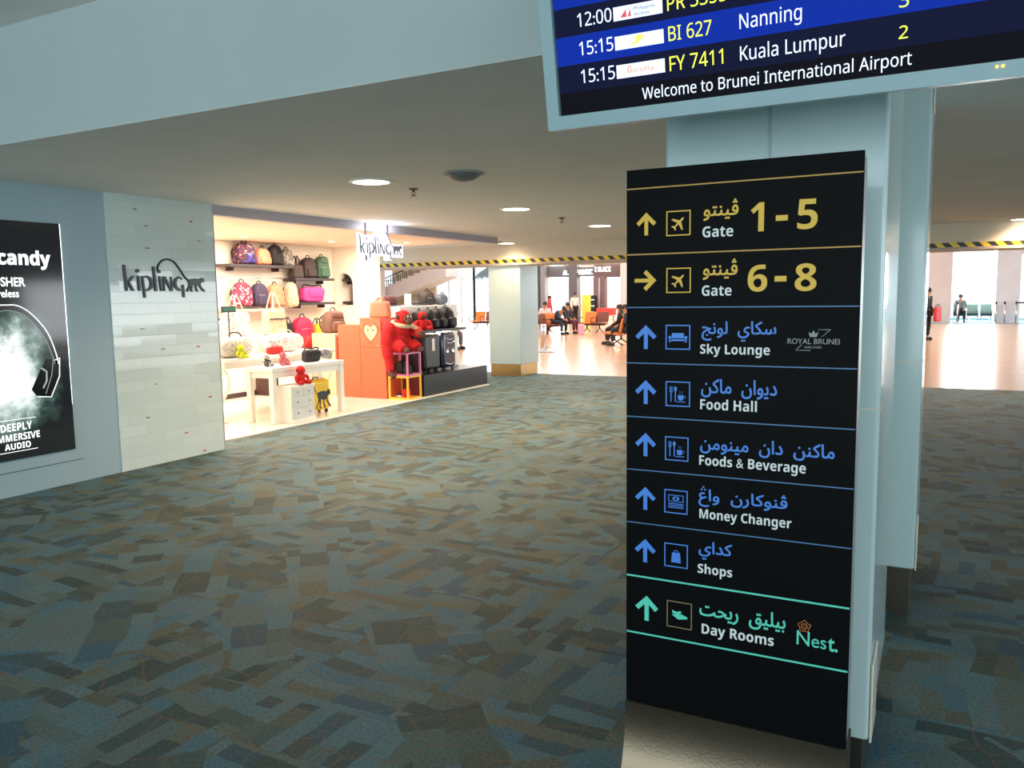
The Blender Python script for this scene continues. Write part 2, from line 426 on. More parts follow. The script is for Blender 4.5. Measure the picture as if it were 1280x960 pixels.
            for i, lp in enumerate(loops):
                if A[i] * sg < 0: continue
                hs = [loops[j] for j in range(len(loops)) if A[j] * sg < 0 and inside(P[loops[j][0]], lp)]
                rings = [[Vector((P[k].x, P[k].y, 0)) for k in l_] for l_ in [lp] + hs]
                n0 = len(vs_); flat = [q for r_ in rings for q in r_]
                vs_ += [Vector((q.x, q.y, i * .00013)) for q in flat]
                fs_ += [[k + n0 for k in t_] for t_ in tessellate_polygon(rings)]
            return vs_, fs_
        if each:            # joined scripts: every letter filled by itself, set along its own advance
            vs, fs, x = [], [], 0.0
            bar = max(v.x for v in outline('|')[0])
            for ch in body:
                gv, gf = strokes(ch) if ch != ' ' else ([], [])

                for k_, (dx, dy) in enumerate(((0, 0), (.016, .006), (-.016, -.006), (.010, -.012), (-.010, .012))):   # heavier weight, each pass a hair above the last
                    n0 = len(vs); vs += [v + Vector((x + dx, dy, .00004 * (k_ + 5 * (len(fs) % 3)))) for v in gv]; fs += [[i + n0 for i in f] for f in gf]
                x += max(v.x for v in outline(ch + '|')[0]) - bar
        else:
            vs, fs = outline(body)
        if not vs: return s
        a0 = min(v.x for v in vs); a1 = max(v.x for v in vs); b0 = min(v.y for v in vs); b1 = max(v.y for v in vs)
        sx = (x1 - x0) / (a1 - a0); sz = (z1 - z0) / (b1 - b0)
        fr = [s.v((x0 + (v.x - a0) * sx, y - v.z, z0 + (v.y - b0) * sz)) for v in vs]
        F = []
        for f in fs:
            try: F.append(s.bm.faces.new([fr[i] for i in f]))
            except ValueError: pass
        if depth:
            g = bmesh.ops.extrude_face_region(s.bm, geom=F)
            nv = [e for e in g['geom'] if isinstance(e, bmesh.types.BMVert)]
            d = s.M.to_3x3() @ Vector((0, -depth, 0))
            for v_ in nv: v_.co += d
            F += [e for e in g['geom'] if isinstance(e, bmesh.types.BMFace)]
            F += [f for v_ in nv for f in v_.link_faces if f not in F]
        s._fin([f for f in F if f.is_valid], m, False); return s

    def frame(s, x0, x1, z0, z1, t, y0, y1, m):
        s.box((x0, y0, z0), (x1, y1, z0 + t), m); s.box((x0, y0, z1 - t), (x1, y1, z1), m)
        s.box((x0, y0, z0 + t), (x0 + t, y1, z1 - t), m); s.box((x1 - t, y0, z0 + t), (x1, y1, z1 - t), m); return s

    def build(s, name, parent=None, loc=None, rotz=0.0):
        bmesh.ops.recalc_face_normals(s.bm, faces=s.bm.faces[:])
        me = bpy.data.meshes.new(name); s.bm.to_mesh(me); s.bm.free()
        for m in s.mats: me.materials.append(m)
        o = bpy.data.objects.new(name, me); col.objects.link(o)
        if parent is not None: o.parent = parent
        if loc is not None: o.location = loc
        o.rotation_euler = (0, 0, rotz)
        return o


def tag(o, label, cat, group=None, kind=None):
    o['label'] = label; o['category'] = cat
    if group: o['group'] = group
    if kind: o['kind'] = kind
    return o


def thing(name, label, cat, loc=(0, 0, 0), rotz=0.0, group=None):
    o = bpy.data.objects.new(name, None); col.objects.link(o); o.empty_display_size = 0.1
    o.location = loc; o.rotation_euler = (0, 0, rotz)
    return tag(o, label, cat, group)


def struct(o):
    if o.parent is None: o['kind'] = 'structure'
    return o


def sans(t, bold=False):
    """plain sans-serif letter forms"""
    o = ''
    for ch in t:
        if 'A' <= ch <= 'Z': o += chr((0x1D5D4 if bold else 0x1D5A0) + ord(ch) - 65)
        elif 'a' <= ch <= 'z': o += chr((0x1D5EE if bold else 0x1D5BA) + ord(ch) - 97)
        elif '0' <= ch <= '9': o += chr((0x1D7EC if bold else 0x1D7E2) + ord(ch) - 48)
        else: o += ch
    return o


def kids(o):
    return [c for c in bpy.data.objects if c.parent == o]


def copy_tree(o, loc, rotz, label, parent=None):
    c = o.copy(); col.objects.link(c)
    if parent is None:
        c.location = loc; c.rotation_euler = (0, 0, rotz)
        if label: c['label'] = label
    else: c.parent = parent
    for k in kids(o): copy_tree(k, None, None, None, c)
    return c


def arc(c, r, a0, a1, n=10, ax='xz'):
    out = []
    for i in range(n + 1):
        a = R(a0 + (a1 - a0) * i / n); p, q = r * math.cos(a), r * math.sin(a)
        out.append((c[0] + p, c[1], c[2] + q) if ax == 'xz' else ((c[0], c[1] + p, c[2] + q) if ax == 'yz' else (c[0] + p, c[1] + q, c[2])))
    return out


def blend(o_pts, n=6):
    """Catmull-Rom through the points"""
    P = [Vector(p) for p in o_pts]; P = [P[0] * 2 - P[1]] + P + [P[-1] * 2 - P[-2]]
    out = []
    for i in range(1, len(P) - 2):
        for k in range(n):
            t = k / n
            out.append(0.5 * ((2 * P[i]) + (P[i + 1] - P[i - 1]) * t + (2 * P[i - 1] - 5 * P[i] + 4 * P[i + 1] - P[i + 2]) * t * t + (3 * P[i] - P[i - 1] - 3 * P[i + 1] + P[i + 2]) * t ** 3))
    out.append(P[-2]); return out

# ================================================================== the setting
ZC = 2.58            # lobby soffit
b = MB(); b.box((-7.10, -8, -.12), (13, 14.79, 0), M_carpet); b.box((-16, 12.62, -.12), (-7.10, 14.79, 0), M_carpet); struct(b.build('floor'))
b = MB(); b.box((-10.2, 6.14, -.12), (-7.16, 12.62, .012), M_shopfloor); fs_ = struct(b.build('floor'))
e = MB(); e.box((-7.16, 6.14, -.12), (-7.10, 12.62, .014), M_white); e.build('floor_edge_trim', fs_)
b = MB(); b.box((-60, 14.79, -.12), (15, 50, -.001), M_tilefloor); struct(b.build('floor'))
b = MB(); b.box((-1.5, 42.4, -.001), (8, 50, .006), mat('blue_carpet', (112, 164, 176), 0.9, noise=(20, .1))); struct(b.build('floor'))
# wall on the left: blue grey panels, then the tiled end beside the shop
b = MB(); b.box((-7.13, -8, 0), (-6.73, 4.905, 3.3), M_bluewall)
wl = struct(b.build('wall_left'))
j = MB(); j.box((-6.73, 3.3, .198), (-6.726, 4.53, .206), mat('panel_seam', (96, 112, 122), .5)); j.build('panel_seam', wl)
b = MB(); b.box((-7.13, 4.905, 0), (-6.72, 6.14, 3.3), M_walltile); wt = struct(b.build('wall_left'))
chips = [(5.197, 2.447, 0), (5.309, 2.30, 0), (5.84, 2.38, 1), (5.93, 2.19, 2), (5.309, 2.089, 0), (5.199, 1.324, 2), (5.418, 1.118, 0), (5.845, 1.115, 1), (5.311, .783, 2), (5.198, .469, 0), (5.633, .251, 1), (5.85, .03, 1), (5.963, .58, 1)]
cm = [mat('chip_grey', (120, 116, 112), .4), mat('chip_red', (190, 40, 34), .4), mat('chip_ochre', (196, 150, 70), .4)]
for y, z, k in chips:
    c = MB(); c.box((-6.72, y, z), (-6.717, y + .042, z + .012), cm[k]); c.build('tile_accent', wt)
c = MB(); c.box((-6.735, 6.14, 0), (-6.715, 6.15, 2.58), M_lav); c.build('corner_trim', wt)
# upper lobby ceiling, bulkhead, soffit
b = MB(); b.box((-7.13, -8, 3.27), (13, 3.3, 3.4), M_ceil); struct(b.build('ceiling'))
b = MB(); b.box((-6.73, 3.13, ZC + .002), (13, 3.3, 3.27), M_bulk); struct(b.build('wall_bulkhead'))
b = MB(); b.box((-6.73, 3.132, ZC), (13, 14.1, ZC + .1), M_ceil); b.box((-16, 12.5, ZC), (-6.73, 14.1, ZC + .1), M_ceil); struct(b.build('ceiling'))
b = MB(); b.box((13, -8, 0), (13.2, 50, 5.6), M_bulk); struct(b.build('wall_right'))
# shop shell
b = MB(); b.box((-10.2, 6.0, 0), (-7.13, 6.14, ZC), M_shopwall); struct(b.build('wall_shop_near'))
b = MB(); b.box((-10.2, 6.14, 0), (-10.0, 12.5, ZC), M_shopwall); struct(b.build('wall_shop_back'))
b = MB(); b.box((-10.0, 11.9, 0), (-9.35, 12.5, ZC), M_shopwall); struct(b.build('wall_shop_end'))
b = MB(); b.box((-10.0, 6.14, 2.52), (-6.86, 12.45, 2.58), mat('shop_ceiling', (240, 222, 200), .8, noise=(2, .02))); struct(b.build('ceiling'))
b = MB(); b.box((-6.86, 6.15, 2.475), (-6.73, 12.35, 2.58), M_lav, .004); struct(b.build('trim_shopfront'))
b = MB(); b.box((-10.0, 6.14, .012), (-9.985, 11.9, .09), M_dkshelf); struct(b.build('baseboard_shop'))
# far bulkhead with the hall behind it
b = MB(); b.box((-16, 14.1, 2.18), (13, 14.9, 5.6), M_beige); struct(b.build('wall_far_bulkhead'))
b = MB(); b.box((-40, 14.9, 5.5), (13.2, 50, 5.65), M_ceil); struct(b.build('ceiling'))


def pillar(name, x0, x1, y0, y1, top, zk, kick, seams=(), vseam=None, guards=()):
    p = MB(); p.box((x0, y0, zk), (x1, y1, top), M_clad, .012); o = struct(p.build(name))
    k = MB(); k.box((x0 + .02, y0 + .02, 0), (x1 - .02, y1 - .02, zk), kick); k.build('kick_plate', o)
    for z in seams:
        s_ = MB(); s_.box((x0 - .0015, y0 - .0015, z), (x1 + .0015, y1 + .0015, z + .006), M_guard); s_.build('joint_strip', o)
    if vseam is not None:
        s_ = MB(); s_.box((vseam - .004, y0 - .0015, zk), (vseam + .004, y0, top), M_joint); s_.build('joint_strip', o)
    for (gx, z0, z1, dp) in guards:
        s_ = MB(); s_.box((gx, y0 + .004, z0), (gx + .008, y0 + dp, z1), M_guard, .003); s_.build('corner_guard', o)
    return o


pillar('pillar', -.80, -.142, 2.6, 3.43, 3.27, .21, M_kick, (1.245,), -.471, ((-.142, .205, .46, .2),))
pillar('pillar', -.80, -.058, 4.3, 5.15, ZC, .235, M_kick, (1.25,), None, ((-.058, .23, .45, .25), (-.058, 2.44, 2.58, .25)))
pillar('pillar', -7.95, -7.235, 14.16, 14.95, 2.3, .23, M_kick2, (1.18,))

t = thing('hazard_tape', 'yellow and black striped hazard tape along the far bulkhead edge', 'tape', (-3, 14.1, 2.18))
b = MB(); b.box((-8, -.014, .04), (9, -.002, .108), M_hazard); b.build('tape_strip', t)
b = MB(); b.box((-8, -.018, 0), (9, -.002, .04), mat('edge_bead', (178, 160, 148), .5)); b.build('edge_bead', t)

# ------------------------------------------------------------------ ceiling fittings
M_lampglow = mat('lamp_diffuser', (255, 246, 232), .5, emit=6.0)
M_sprink = mat('sprinkler_metal', (120, 96, 84), .4, .6, noise=(20, .1))
dl = [((-4.32, 5.69, ZC), 'round recessed ceiling light nearest the lobby bulkhead'),
      ((-4.32, 8.37, ZC), 'round recessed ceiling light between the two sprinkler heads in its row'),
      ((-4.38, 11.13, ZC), 'round recessed ceiling light just beyond the second sprinkler head'),
      ((-7.31, 13.75, ZC), 'small round recessed ceiling light above the square white pillar'),
      ((1.03, 13.9, ZC), 'round recessed ceiling light beside the totem pillars, above the glare on the tape')]
for loc, lab in dl:
    t = thing('ceiling_downlight', lab, 'ceiling light', loc, group='recessed lights in the lobby soffit')
    b = MB(); b.lathe([(.155, -.012), (.185, -.012), (.19, 0), (.155, 0), (.155, -.012)], M_white, seg=32, caps=False); b.build('trim_ring', t)
    b = MB(); b.lathe([(0, -.008), (.152, -.008), (.152, -.001), (0, -.001)], M_lampglow, seg=32); b.build('diffuser', t)
    l = bpy.data.lights.new('lamp', 'SPOT'); l.energy = 250 if loc[1] < 12 else 80; l.color = (1.0, .72, .46); l.spot_size = R(150); l.spot_blend = .6; l.shadow_soft_size = .14
    lo = bpy.data.objects.new('lamp', l); col.objects.link(lo); lo.parent = t; lo.location = (0, 0, -.03)
for loc, lab in (((-4.30, 6.29, ZC), 'small pendent sprinkler head near the grey speaker dome'), ((-4.34, 9.69, ZC), 'small pendent sprinkler head between two downlights'), ((-7.2, 13.3, ZC), 'small pendent sprinkler head by the end of the shop fascia')):
    t = thing('sprinkler_head', lab, 'sprinkler', loc, group='sprinkler heads')
    b = MB(); b.lathe([(.045, 0), (.042, -.01), (.014, -.014), (.012, -.03)], M_sprink, seg=16); b.build('escutcheon', t)
    b = MB(); b.tube([(-.014, 0, -.028), (-.016, 0, -.045), (0, 0, -.06)], .004, M_sprink, 6); b.tube([(.014, 0, -.028), (.016, 0, -.045), (0, 0, -.06)], .004, M_sprink, 6)
    b.lathe([(0, -.06), (.026, -.062), (.026, -.066), (0, -.066)], M_sprink, seg=14); b.build('deflector', t)
t = thing('ceiling_speaker', 'shallow grey dome fixed to the lobby ceiling', 'ceiling dome', (-3.42, 5.72, ZC))
b = MB(); b.lathe([(.165, 0), (.165, -.012), (.14, -.014)], mat('dome_rim', (140, 142, 138), .5), seg=32); b.build('rim', t)
b = MB(); b.lathe([(.14, -.012), (.12, -.035), (.08, -.055), (.04, -.064), (0, -.067)], mat('dome_grey', (98, 104, 100), .45, noise=(30, .1)), seg=32); b.build('dome', t)

# ================================================================== wayfinding totem
M_edge = mat('aluminium_edge', (190, 200, 202), .3, .6, noise=(5, .03))
T = thing('directory_sign', 'tall black wayfinding totem with gold, blue and teal rows on a steel foot', 'sign', (-.47, 2.16, 0))
b = MB(); b.box((-.297, 0, .412), (.297, .115, 1.931), M_edge, .004); b.build('sign_body', T)
b = MB(); b.box((-.300, -.006, .414), (.300, 0, 1.933), M_signblack, .002); PNL = b.build('sign_panel', T)
prof = [(.115, 0), (.115, .412), (-.006, .412)]
for k in range(1, 41):
    z = .412 * (1 - k / 40); prof.append((-.006 - .20 * (k / 40) ** 2.2, z))
b = MB(); b.polyX(prof[::-1], -.302, .302, M_steel, smooth=True); ft = b.build('steel_foot', T); ft.modifiers.new('split', 'EDGE_SPLIT').split_angle = R(30)

FORMS = {'ق': ('\uFED5', '\uFED7', '\uFED8', '\uFED6'), 'ڤ': ('\uFB6A', '\uFB6C', '\uFB6D', '\uFB6B'), 'ي': ('\uFEF1', '\uFEF3', '\uFEF4', '\uFEF2'), 'ن': ('\uFEE5', '\uFEE7', '\uFEE8', '\uFEE6'),
         'ت': ('\uFE95', '\uFE97', '\uFE98', '\uFE96'), 'س': ('\uFEB1', '\uFEB3', '\uFEB4', '\uFEB2'), 'ك': ('\uFED9', '\uFEDB', '\uFEDC', '\uFEDA'), 'ل': ('\uFEDD', '\uFEDF', '\uFEE0', '\uFEDE'),
         'ج': ('\uFE9D', '\uFE9F', '\uFEA0', '\uFE9E'), 'م': ('\uFEE1', '\uFEE3', '\uFEE4', '\uFEE2'), 'ب': ('\uFE8F', '\uFE91', '\uFE92', '\uFE90'), 'ح': ('\uFEA1', '\uFEA3', '\uFEA4', '\uFEA2'),
         'ا': ('\uFE8D', None, None, '\uFE8E'), 'و': ('\uFEED', None, None, '\uFEEE'), 'د': ('\uFEA9', None, None, '\uFEAA'), 'ر': ('\uFEAD', None, None, '\uFEAE'), 'ڠ': ('\uFEC9', '\uFEC9', '\uFEC9', '\uFEC9')}


def jawi(s):
    out = []
    for wd in s.split(' '):
        r = ''
        for i, ch in enumerate(wd):
            pj = i > 0 and FORMS[wd[i - 1]][1] is not None
            nj = i < len(wd) - 1 and FORMS[ch][1] is not None
            r += FORMS[ch][(2 if nj else 3) if pj else (1 if nj else 0)]
        out.append(r[::-1])
    return '  '.join(out[::-1])


YF = -.0062          # the printed face of the panel
def put(name, fn, m=None, parent=None):
    b = MB(); fn(b); return b.build(name, parent or T)


def put_words(fn, gap=.0075):
    """one lettering object per printed word"""
    b = MB(); fn(b); bm = b.bm; bm.verts.index_update(); seen = set(); isl = []
    for v in bm.verts:
        if v.index in seen: continue
        st, cur = [v], []; seen.add(v.index)
        while st:
            q = st.pop(); cur.append(q.index)
            for e in q.link_edges:
                w = e.other_vert(q)
                if w.index not in seen: seen.add(w.index); st.append(w)
        bm.verts.ensure_lookup_table()
        isl.append((min(bm.verts[i].co.x for i in cur), max(bm.verts[i].co.x for i in cur), cur))
    isl.sort(key=lambda t: t[0]); groups = []
    for a, c, cur in isl:
        if groups and a - groups[-1][0] < gap: groups[-1][0] = max(groups[-1][0], c); groups[-1][1].update(cur)
        else: groups.append([c, set(cur)])
    for _, ids in groups:
        n = MB(); n.mats = list(b.mats); vm = {}
        for i in ids: vm[i] = n.bm.verts.new(bm.verts[i].co)
        for f in bm.faces:
            if f.verts[0].index in ids:
                try: n.bm.faces.new([vm[v.index] for v in f.verts])
                except ValueError: pass
        n.build('lettering', T)
    bm.free()


def arrow(b, cx, cz, s, m, right=False):
    A = [(0, .5), (.46, .04), (.33, -.09), (.085, .155), (.085, -.5), (-.085, -.5), (-.085, .155), (-.33, -.09), (-.46, .04)]
    if right: A = [(q, -p) for p, q in A]
    b.poly([(cx + p * s, cz + q * s) for p, q in A], YF - .001, YF, m)


def plane(b, cx, cz, s, m):
    h = [(0, 1), (.13, .8), (.13, .36), (.95, -.12), (.95, -.34), (.13, -.08), (.09, -.6), (.36, -.8), (.36, -.95), (0, -.86)]
    P = h + [(-x, z) for x, z in h[-2:0:-1]]
    a = R(-45)
    b.poly([(cx + s * (x * math.cos(a) - z * math.sin(a)), cz + s * (x * math.sin(a) + z * math.cos(a))) for x, z in P], YF - .001, YF, m)


def sofa(b, cx, cz, s, m):
    b.box((cx - .62 * s, YF - .001, cz - .1 * s), (cx + .62 * s, YF, cz + .42 * s), m)
    b.box((cx - .95 * s, YF - .001, cz - .3 * s), (cx - .68 * s, YF, cz + .12 * s), m); b.box((cx + .68 * s, YF - .001, cz - .3 * s), (cx + .95 * s, YF, cz + .12 * s), m)
    b.box((cx - .95 * s, YF - .001, cz - .38 * s), (cx + .95 * s, YF, cz - .2 * s), m)
    for q in (-.8, .8): b.box((cx + (q - .06) * s, YF - .001, cz - .52 * s), (cx + (q + .06) * s, YF, cz - .38 * s), m)


def meal(b, cx, cz, s, m):
    for q in (-.82, -.70, -.58): b.box((cx + (q - .03) * s, YF - .001, cz + .25 * s), (cx + (q + .03) * s, YF, cz + .75 * s), m)
    b.box((cx - .85 * s, YF - .001, cz + .15 * s), (cx - .55 * s, YF, cz + .3 * s), m); b.box((cx - .75 * s, YF - .001, cz - .8 * s), (cx - .65 * s, YF, cz + .2 * s), m)
    b.poly([(cx + (-.25 + .15 * math.cos(2 * math.pi * k / 12)) * s, cz + (.5 + .27 * math.sin(2 * math.pi * k / 12)) * s) for k in range(12)], YF - .001, YF, m)
    b.box((cx - .3 * s, YF - .001, cz - .8 * s), (cx - .2 * s, YF, cz + .3 * s), m)
    b.poly([(cx + .0 * s, cz - .1 * s), (cx + .62 * s, cz - .1 * s), (cx + .58 * s, cz - .5 * s), (cx + .45 * s, cz - .62 * s), (cx + .17 * s, cz - .62 * s), (cx + .04 * s, cz - .5 * s)][::-1], YF - .001, YF, m)
    b.box((cx - .1 * s, YF - .001, cz - .82 * s), (cx + .78 * s, YF, cz - .74 * s), m)
    b.tube(arc((cx + .62 * s, YF, cz - .3 * s), .16 * s, 80, -80, 6), .03 * s, m, 5)
    for q in (.2, .42): b.tube([(cx + q * s, YF, cz + .02 * s), (cx + (q + .06) * s, YF, cz + .15 * s), (cx + (q - .03) * s, YF, cz + .3 * s)], .03 * s, m, 5)


def money(b, cx, cz, s, m):
    b.frame(cx - .8 * s, cx + .8 * s, cz - .02 * s, cz + .7 * s, .07 * s, YF - .001, YF, m)
    b.poly([(cx + .36 * s * math.cos(2 * math.pi * k / 16), cz + (.34 + .22 * math.sin(2 * math.pi * k / 16)) * s) for k in range(16)], YF - .001, YF, m)
    b.poly([(cx + .13 * s * math.cos(2 * math.pi * k / 12), cz + (.34 + .13 * math.sin(2 * math.pi * k / 12)) * s) for k in range(12)], YF - .0016, YF - .001, M_signblack)
    for q in (-.22, -.42, -.62): b.box((cx - .8 * s, YF - .001, cz + (q - .05) * s), (cx + .8 * s, YF, cz + (q + .04) * s), m)


def shopbag(b, cx, cz, s, m):
    b.poly([(cx - .42 * s, cz + .3 * s), (cx + .42 * s, cz + .3 * s), (cx + .5 * s, cz - .75 * s), (cx - .5 * s, cz - .75 * s)][::-1], YF - .001, YF, m)
    b.tube(arc((cx, YF, cz + .3 * s), .24 * s, 0, 180, 8), .045 * s, m, 5)


def bed(b, cx, cz, s, m):
    b.poly([(cx - .8 * s, cz - .05 * s), (cx - .1 * s, cz - .5 * s), (cx + .85 * s, cz - .32 * s), (cx + .85 * s, cz - .12 * s), (cx + .2 * s, cz + .12 * s)][::-1], YF - .001, YF, m)
    b.poly([(cx - .75 * s, cz + .45 * s), (cx - .7 * s, cz + .1 * s), (cx - .1 * s, cz + .0 * s), (cx + .25 * s, cz + .3 * s), (cx + .1 * s, cz + .45 * s), (cx - .3 * s, cz + .3 * s)][::-1], YF - .0014, YF, m)


rows = [  # colour, arrow box, icon box, picture, jawi text and box, english text and box
    (M_gold, M_goldline, (-.243, 1.7865, .061, False), (-.187, -.121, 1.751, 1.817), plane, ('ڤينتو', -.087, .004, 1.780, 1.839), ('Gate', -.089, -.009, 1.743, 1.774)),
    (M_gold, M_goldline, (-.245, 1.634, .062, True), (-.186, -.119, 1.599, 1.666), plane, ('ڤينتو', -.087, .004, 1.626, 1.686), ('Gate', -.089, -.011, 1.590, 1.620)),
    (M_blue, M_blueline, (-.243, 1.479, .066, False), (-.187, -.119, 1.446, 1.513), sofa, ('سكاي لونج', -.088, .104, 1.464, 1.523), ('Sky Lounge', -.092, .089, 1.428, 1.466)),
    (M_blue, M_blueline, (-.243, 1.326, .067, False), (-.186, -.118, 1.290, 1.359), meal, ('ديوان ماكن', -.088, .109, 1.313, 1.370), ('Food Hall', -.090, .059, 1.286, 1.318)),
    (M_blue, M_blueline, (-.243, 1.178, .066, False), (-.187, -.121, 1.139, 1.206), meal, ('ماكنن دان مينومن', -.089, .252, 1.160, 1.213), ('Foods & Beverage', -.091, .184, 1.125, 1.165)),
    (M_blue, M_blueline, (-.243, 1.024, .066, False), (-.188, -.122, .990, 1.057), money, ('ڤنوكارن واڠ', -.092, .141, 1.012, 1.072), ('Money Changer', -.089, .152, .977, 1.016)),
    (M_blue, M_blueline, (-.243, .872, .068, False), (-.187, -.120, .836, .904), shopbag, ('كداي', -.090, .001, .864, .922), ('Shops', -.092, .002, .822, .861)),
    (M_teal, M_bronze, (-.238, .703, .074, False), (-.179, -.107, .661, .738), bed, ('بيليق ريحت', -.086, .143, .690, .752), ('Day Rooms', -.079, .114, .649, .690)),
]
for k, (mc, ml, ar, ic, pic, jw, en) in enumerate(rows):
    put('arrow', lambda b: arrow(b, ar[0], ar[1], ar[2], mc, ar[3]))
    pf = put('pictogram', lambda b: b.frame(ic[0], ic[1], ic[2], ic[3], .003, YF - .001, YF, mc if k != 7 else M_bronze))
    put('pictogram_symbol', lambda b: pic(b, (ic[0] + ic[1]) / 2, (ic[2] + ic[3]) / 2, (.021 if pic is plane else .027), mc), parent=pf)
    put_words(lambda b: b.text(jawi(jw[0]), jw[1], jw[2], jw[3] + .006, jw[4], YF, mc, bold=0.0, each=True))
    put_words(lambda b: b.text(sans(en[0], True), en[1], en[2], en[3], en[3] + (en[4] - en[3]) * .92, YF, M_signwhite))
put('gate_number', lambda b: b.text(sans('1', True), .035, .068, 1.752, 1.825, YF, M_gold))
put('gate_number', lambda b: b.text(sans('6', True), .030, .079, 1.599, 1.668, YF, M_gold))
put('gate_number', lambda b: b.text(sans('5', True), .149, .197, 1.752, 1.826, YF, M_gold)); put('gate_number', lambda b: b.text(sans('8', True), .146, .198, 1.599, 1.668, YF, M_gold))
for z in (1.776, 1.624): put('gate_dash', lambda b: b.box((.097, YF - .0012, z), (.126, YF, z + .014), M_gold))
for z, m_, th in ((1.882, M_goldline, .0035), (1.705, M_goldline, .0035), (1.5605, M_blueline, .003), (1.4065, M_blueline, .003), (1.2555, M_blueline, .003), (1.1045, M_blueline, .003), (.951, M_blueline, .003), (.794, M_teal, .005), (.6255, M_teal, .005)):
    put('divider_line', lambda b: b.box((-.298, YF - .0008, z - th / 2), (.298, YF, z + th / 2), m_))


def ng_dots(b):
    for q, z in ((-.0835, 1.066), (-.0745, 1.066), (-.079, 1.073)): b.poly([(q + .0028 * math.cos(2 * math.pi * k / 10), z + .0028 * math.sin(2 * math.pi * k / 10)) for k in range(10)], YF - .001, YF, M_blue)


put('lettering_dots', ng_dots)


def rb_logo(b):
    b.text('ROYAL BRUNEI', .132, .256, 1.466, 1.480, YF, M_signgrey, bold=.004)
    b.text('AIRLINES', .172, .214, 1.4555, 1.461, YF, M_signgrey)
    b.poly([(.182, 1.497), (.186, 1.484), (.202, 1.484), (.206, 1.497), (.199, 1.492), (.194, 1.501), (.189, 1.492)][::-1], YF - .001, YF, M_signgrey)
    for p, q in (((.204, 1.5025), (.234, 1.5025)), ((.234, 1.5025), (.213, 1.484)), ((.166, 1.464), (.152, 1.450)), ((.152, 1.450), (.188, 1.450))):
        b.tube([(p[0], YF, p[1]), (q[0], YF, q[1])], .0012, M_signgrey, 5)


put('airline_emblem', rb_logo)


def nest_logo(b):
    b.text('N', .172, .204, .676, .714, YF, M_teal, bold=.002)
    b.text('es', .209, .245, .675, .699, YF, M_teal)
    b.text('t.', .249, .273, .672, .708, YF, M_teal, bold=.015)
    o = []
    for i in range(10):
        a = R(90 + 36 * i); rr = .017 if i % 2 == 0 else .012
        o.append((.190 + rr * math.cos(a), YF, .727 + rr * math.sin(a)))
    b.tube(o, .0013, M_copper, 5, closed=True)
    b.tube([(.190 + .007 * math.cos(2 * math.pi * k / 12), YF, .727 + .007 * math.sin(2 * math.pi * k / 12)) for k in range(12)], .0013, M_copper, 5, closed=True)
    b.ball((.190, YF, .727), .002, M_copper, 8, 6)


put('hotel_emblem', nest_logo)

# ================================================================== flight display
D = thing('flight_display', 'large tilted flight information screen hanging above the black totem', 'display', (-.915, 2.05, 2.074))
D.rotation_euler = (R(10), 0, 0)
SW, SH = 1.23, .70
b = MB(); b.box((-.038, .004, -.034), (SW + .038, .10, SH + .036), M_fidsframe, .006); b.build('housing', D)
b = MB(); b.frame(-.038, SW + .038, -.034, SH + .036, .0345, -.012, .004, M_fidsframe); b.build('bezel', D)
M_scr0 = mat('screen_black', (10, 10, 16), .5, spec=.02, emit=.35, emit_rgb=(22, 22, 30))
M_scr1 = mat('screen_navy', (10, 12, 24), .5, spec=.02, emit=.55, emit_rgb=(20, 25, 56))
M_scr2 = mat('screen_blue', (10, 20, 70), .5, spec=.02, emit=.7, emit_rgb=(14, 46, 160))
M_stxt = mat('screen_text', (220, 226, 240), .4, emit=.62, emit_rgb=(206, 214, 238))
M_sylw = mat('screen_text_yellow', (226, 226, 40), .4, emit=.62, emit_rgb=(222, 222, 46))
M_slogo = mat('screen_logo_white', (200, 206, 226), .4, emit=.62, emit_rgb=(204, 210, 232))
M_sred = mat('screen_logo_red', (196, 40, 40), .4, emit=.5); M_sora = mat('screen_logo_orange', (226, 130, 90), .4, emit=.6); M_sgr = mat('screen_logo_grey', (90, 92, 110), .4, emit=.4)
M_sgold = mat('screen_logo_gold', (220, 200, 40), .4, emit=.5)
b = MB(); b.box((0, -.002, 0), (SW, .004, SH), M_scr0); SCR = b.build('screen', D)
edges = [(.056, .124, M_scr1), (.124, .194, M_scr2), (.194, .262, M_scr1), (.262, .330, M_scr2), (.330, .398, M_scr1), (.398, .466, M_scr2), (.466, .534, M_scr1), (.534, .602, M_scr2)]
for z0, z1, m_ in edges:
    b = MB(); b.box((0, -.0026, z0), (SW, -.002, z1), m_); b.build('display_row', SCR)
YD = -.0028
def dtext(s, x0, x1, z0, z1, m_, bold=.0):
    b = MB(); b.text(sans(s), x0, x1, z0, z1, YD, m_, bold=.0, depth=.0006); return b.build('lettering', SCR)


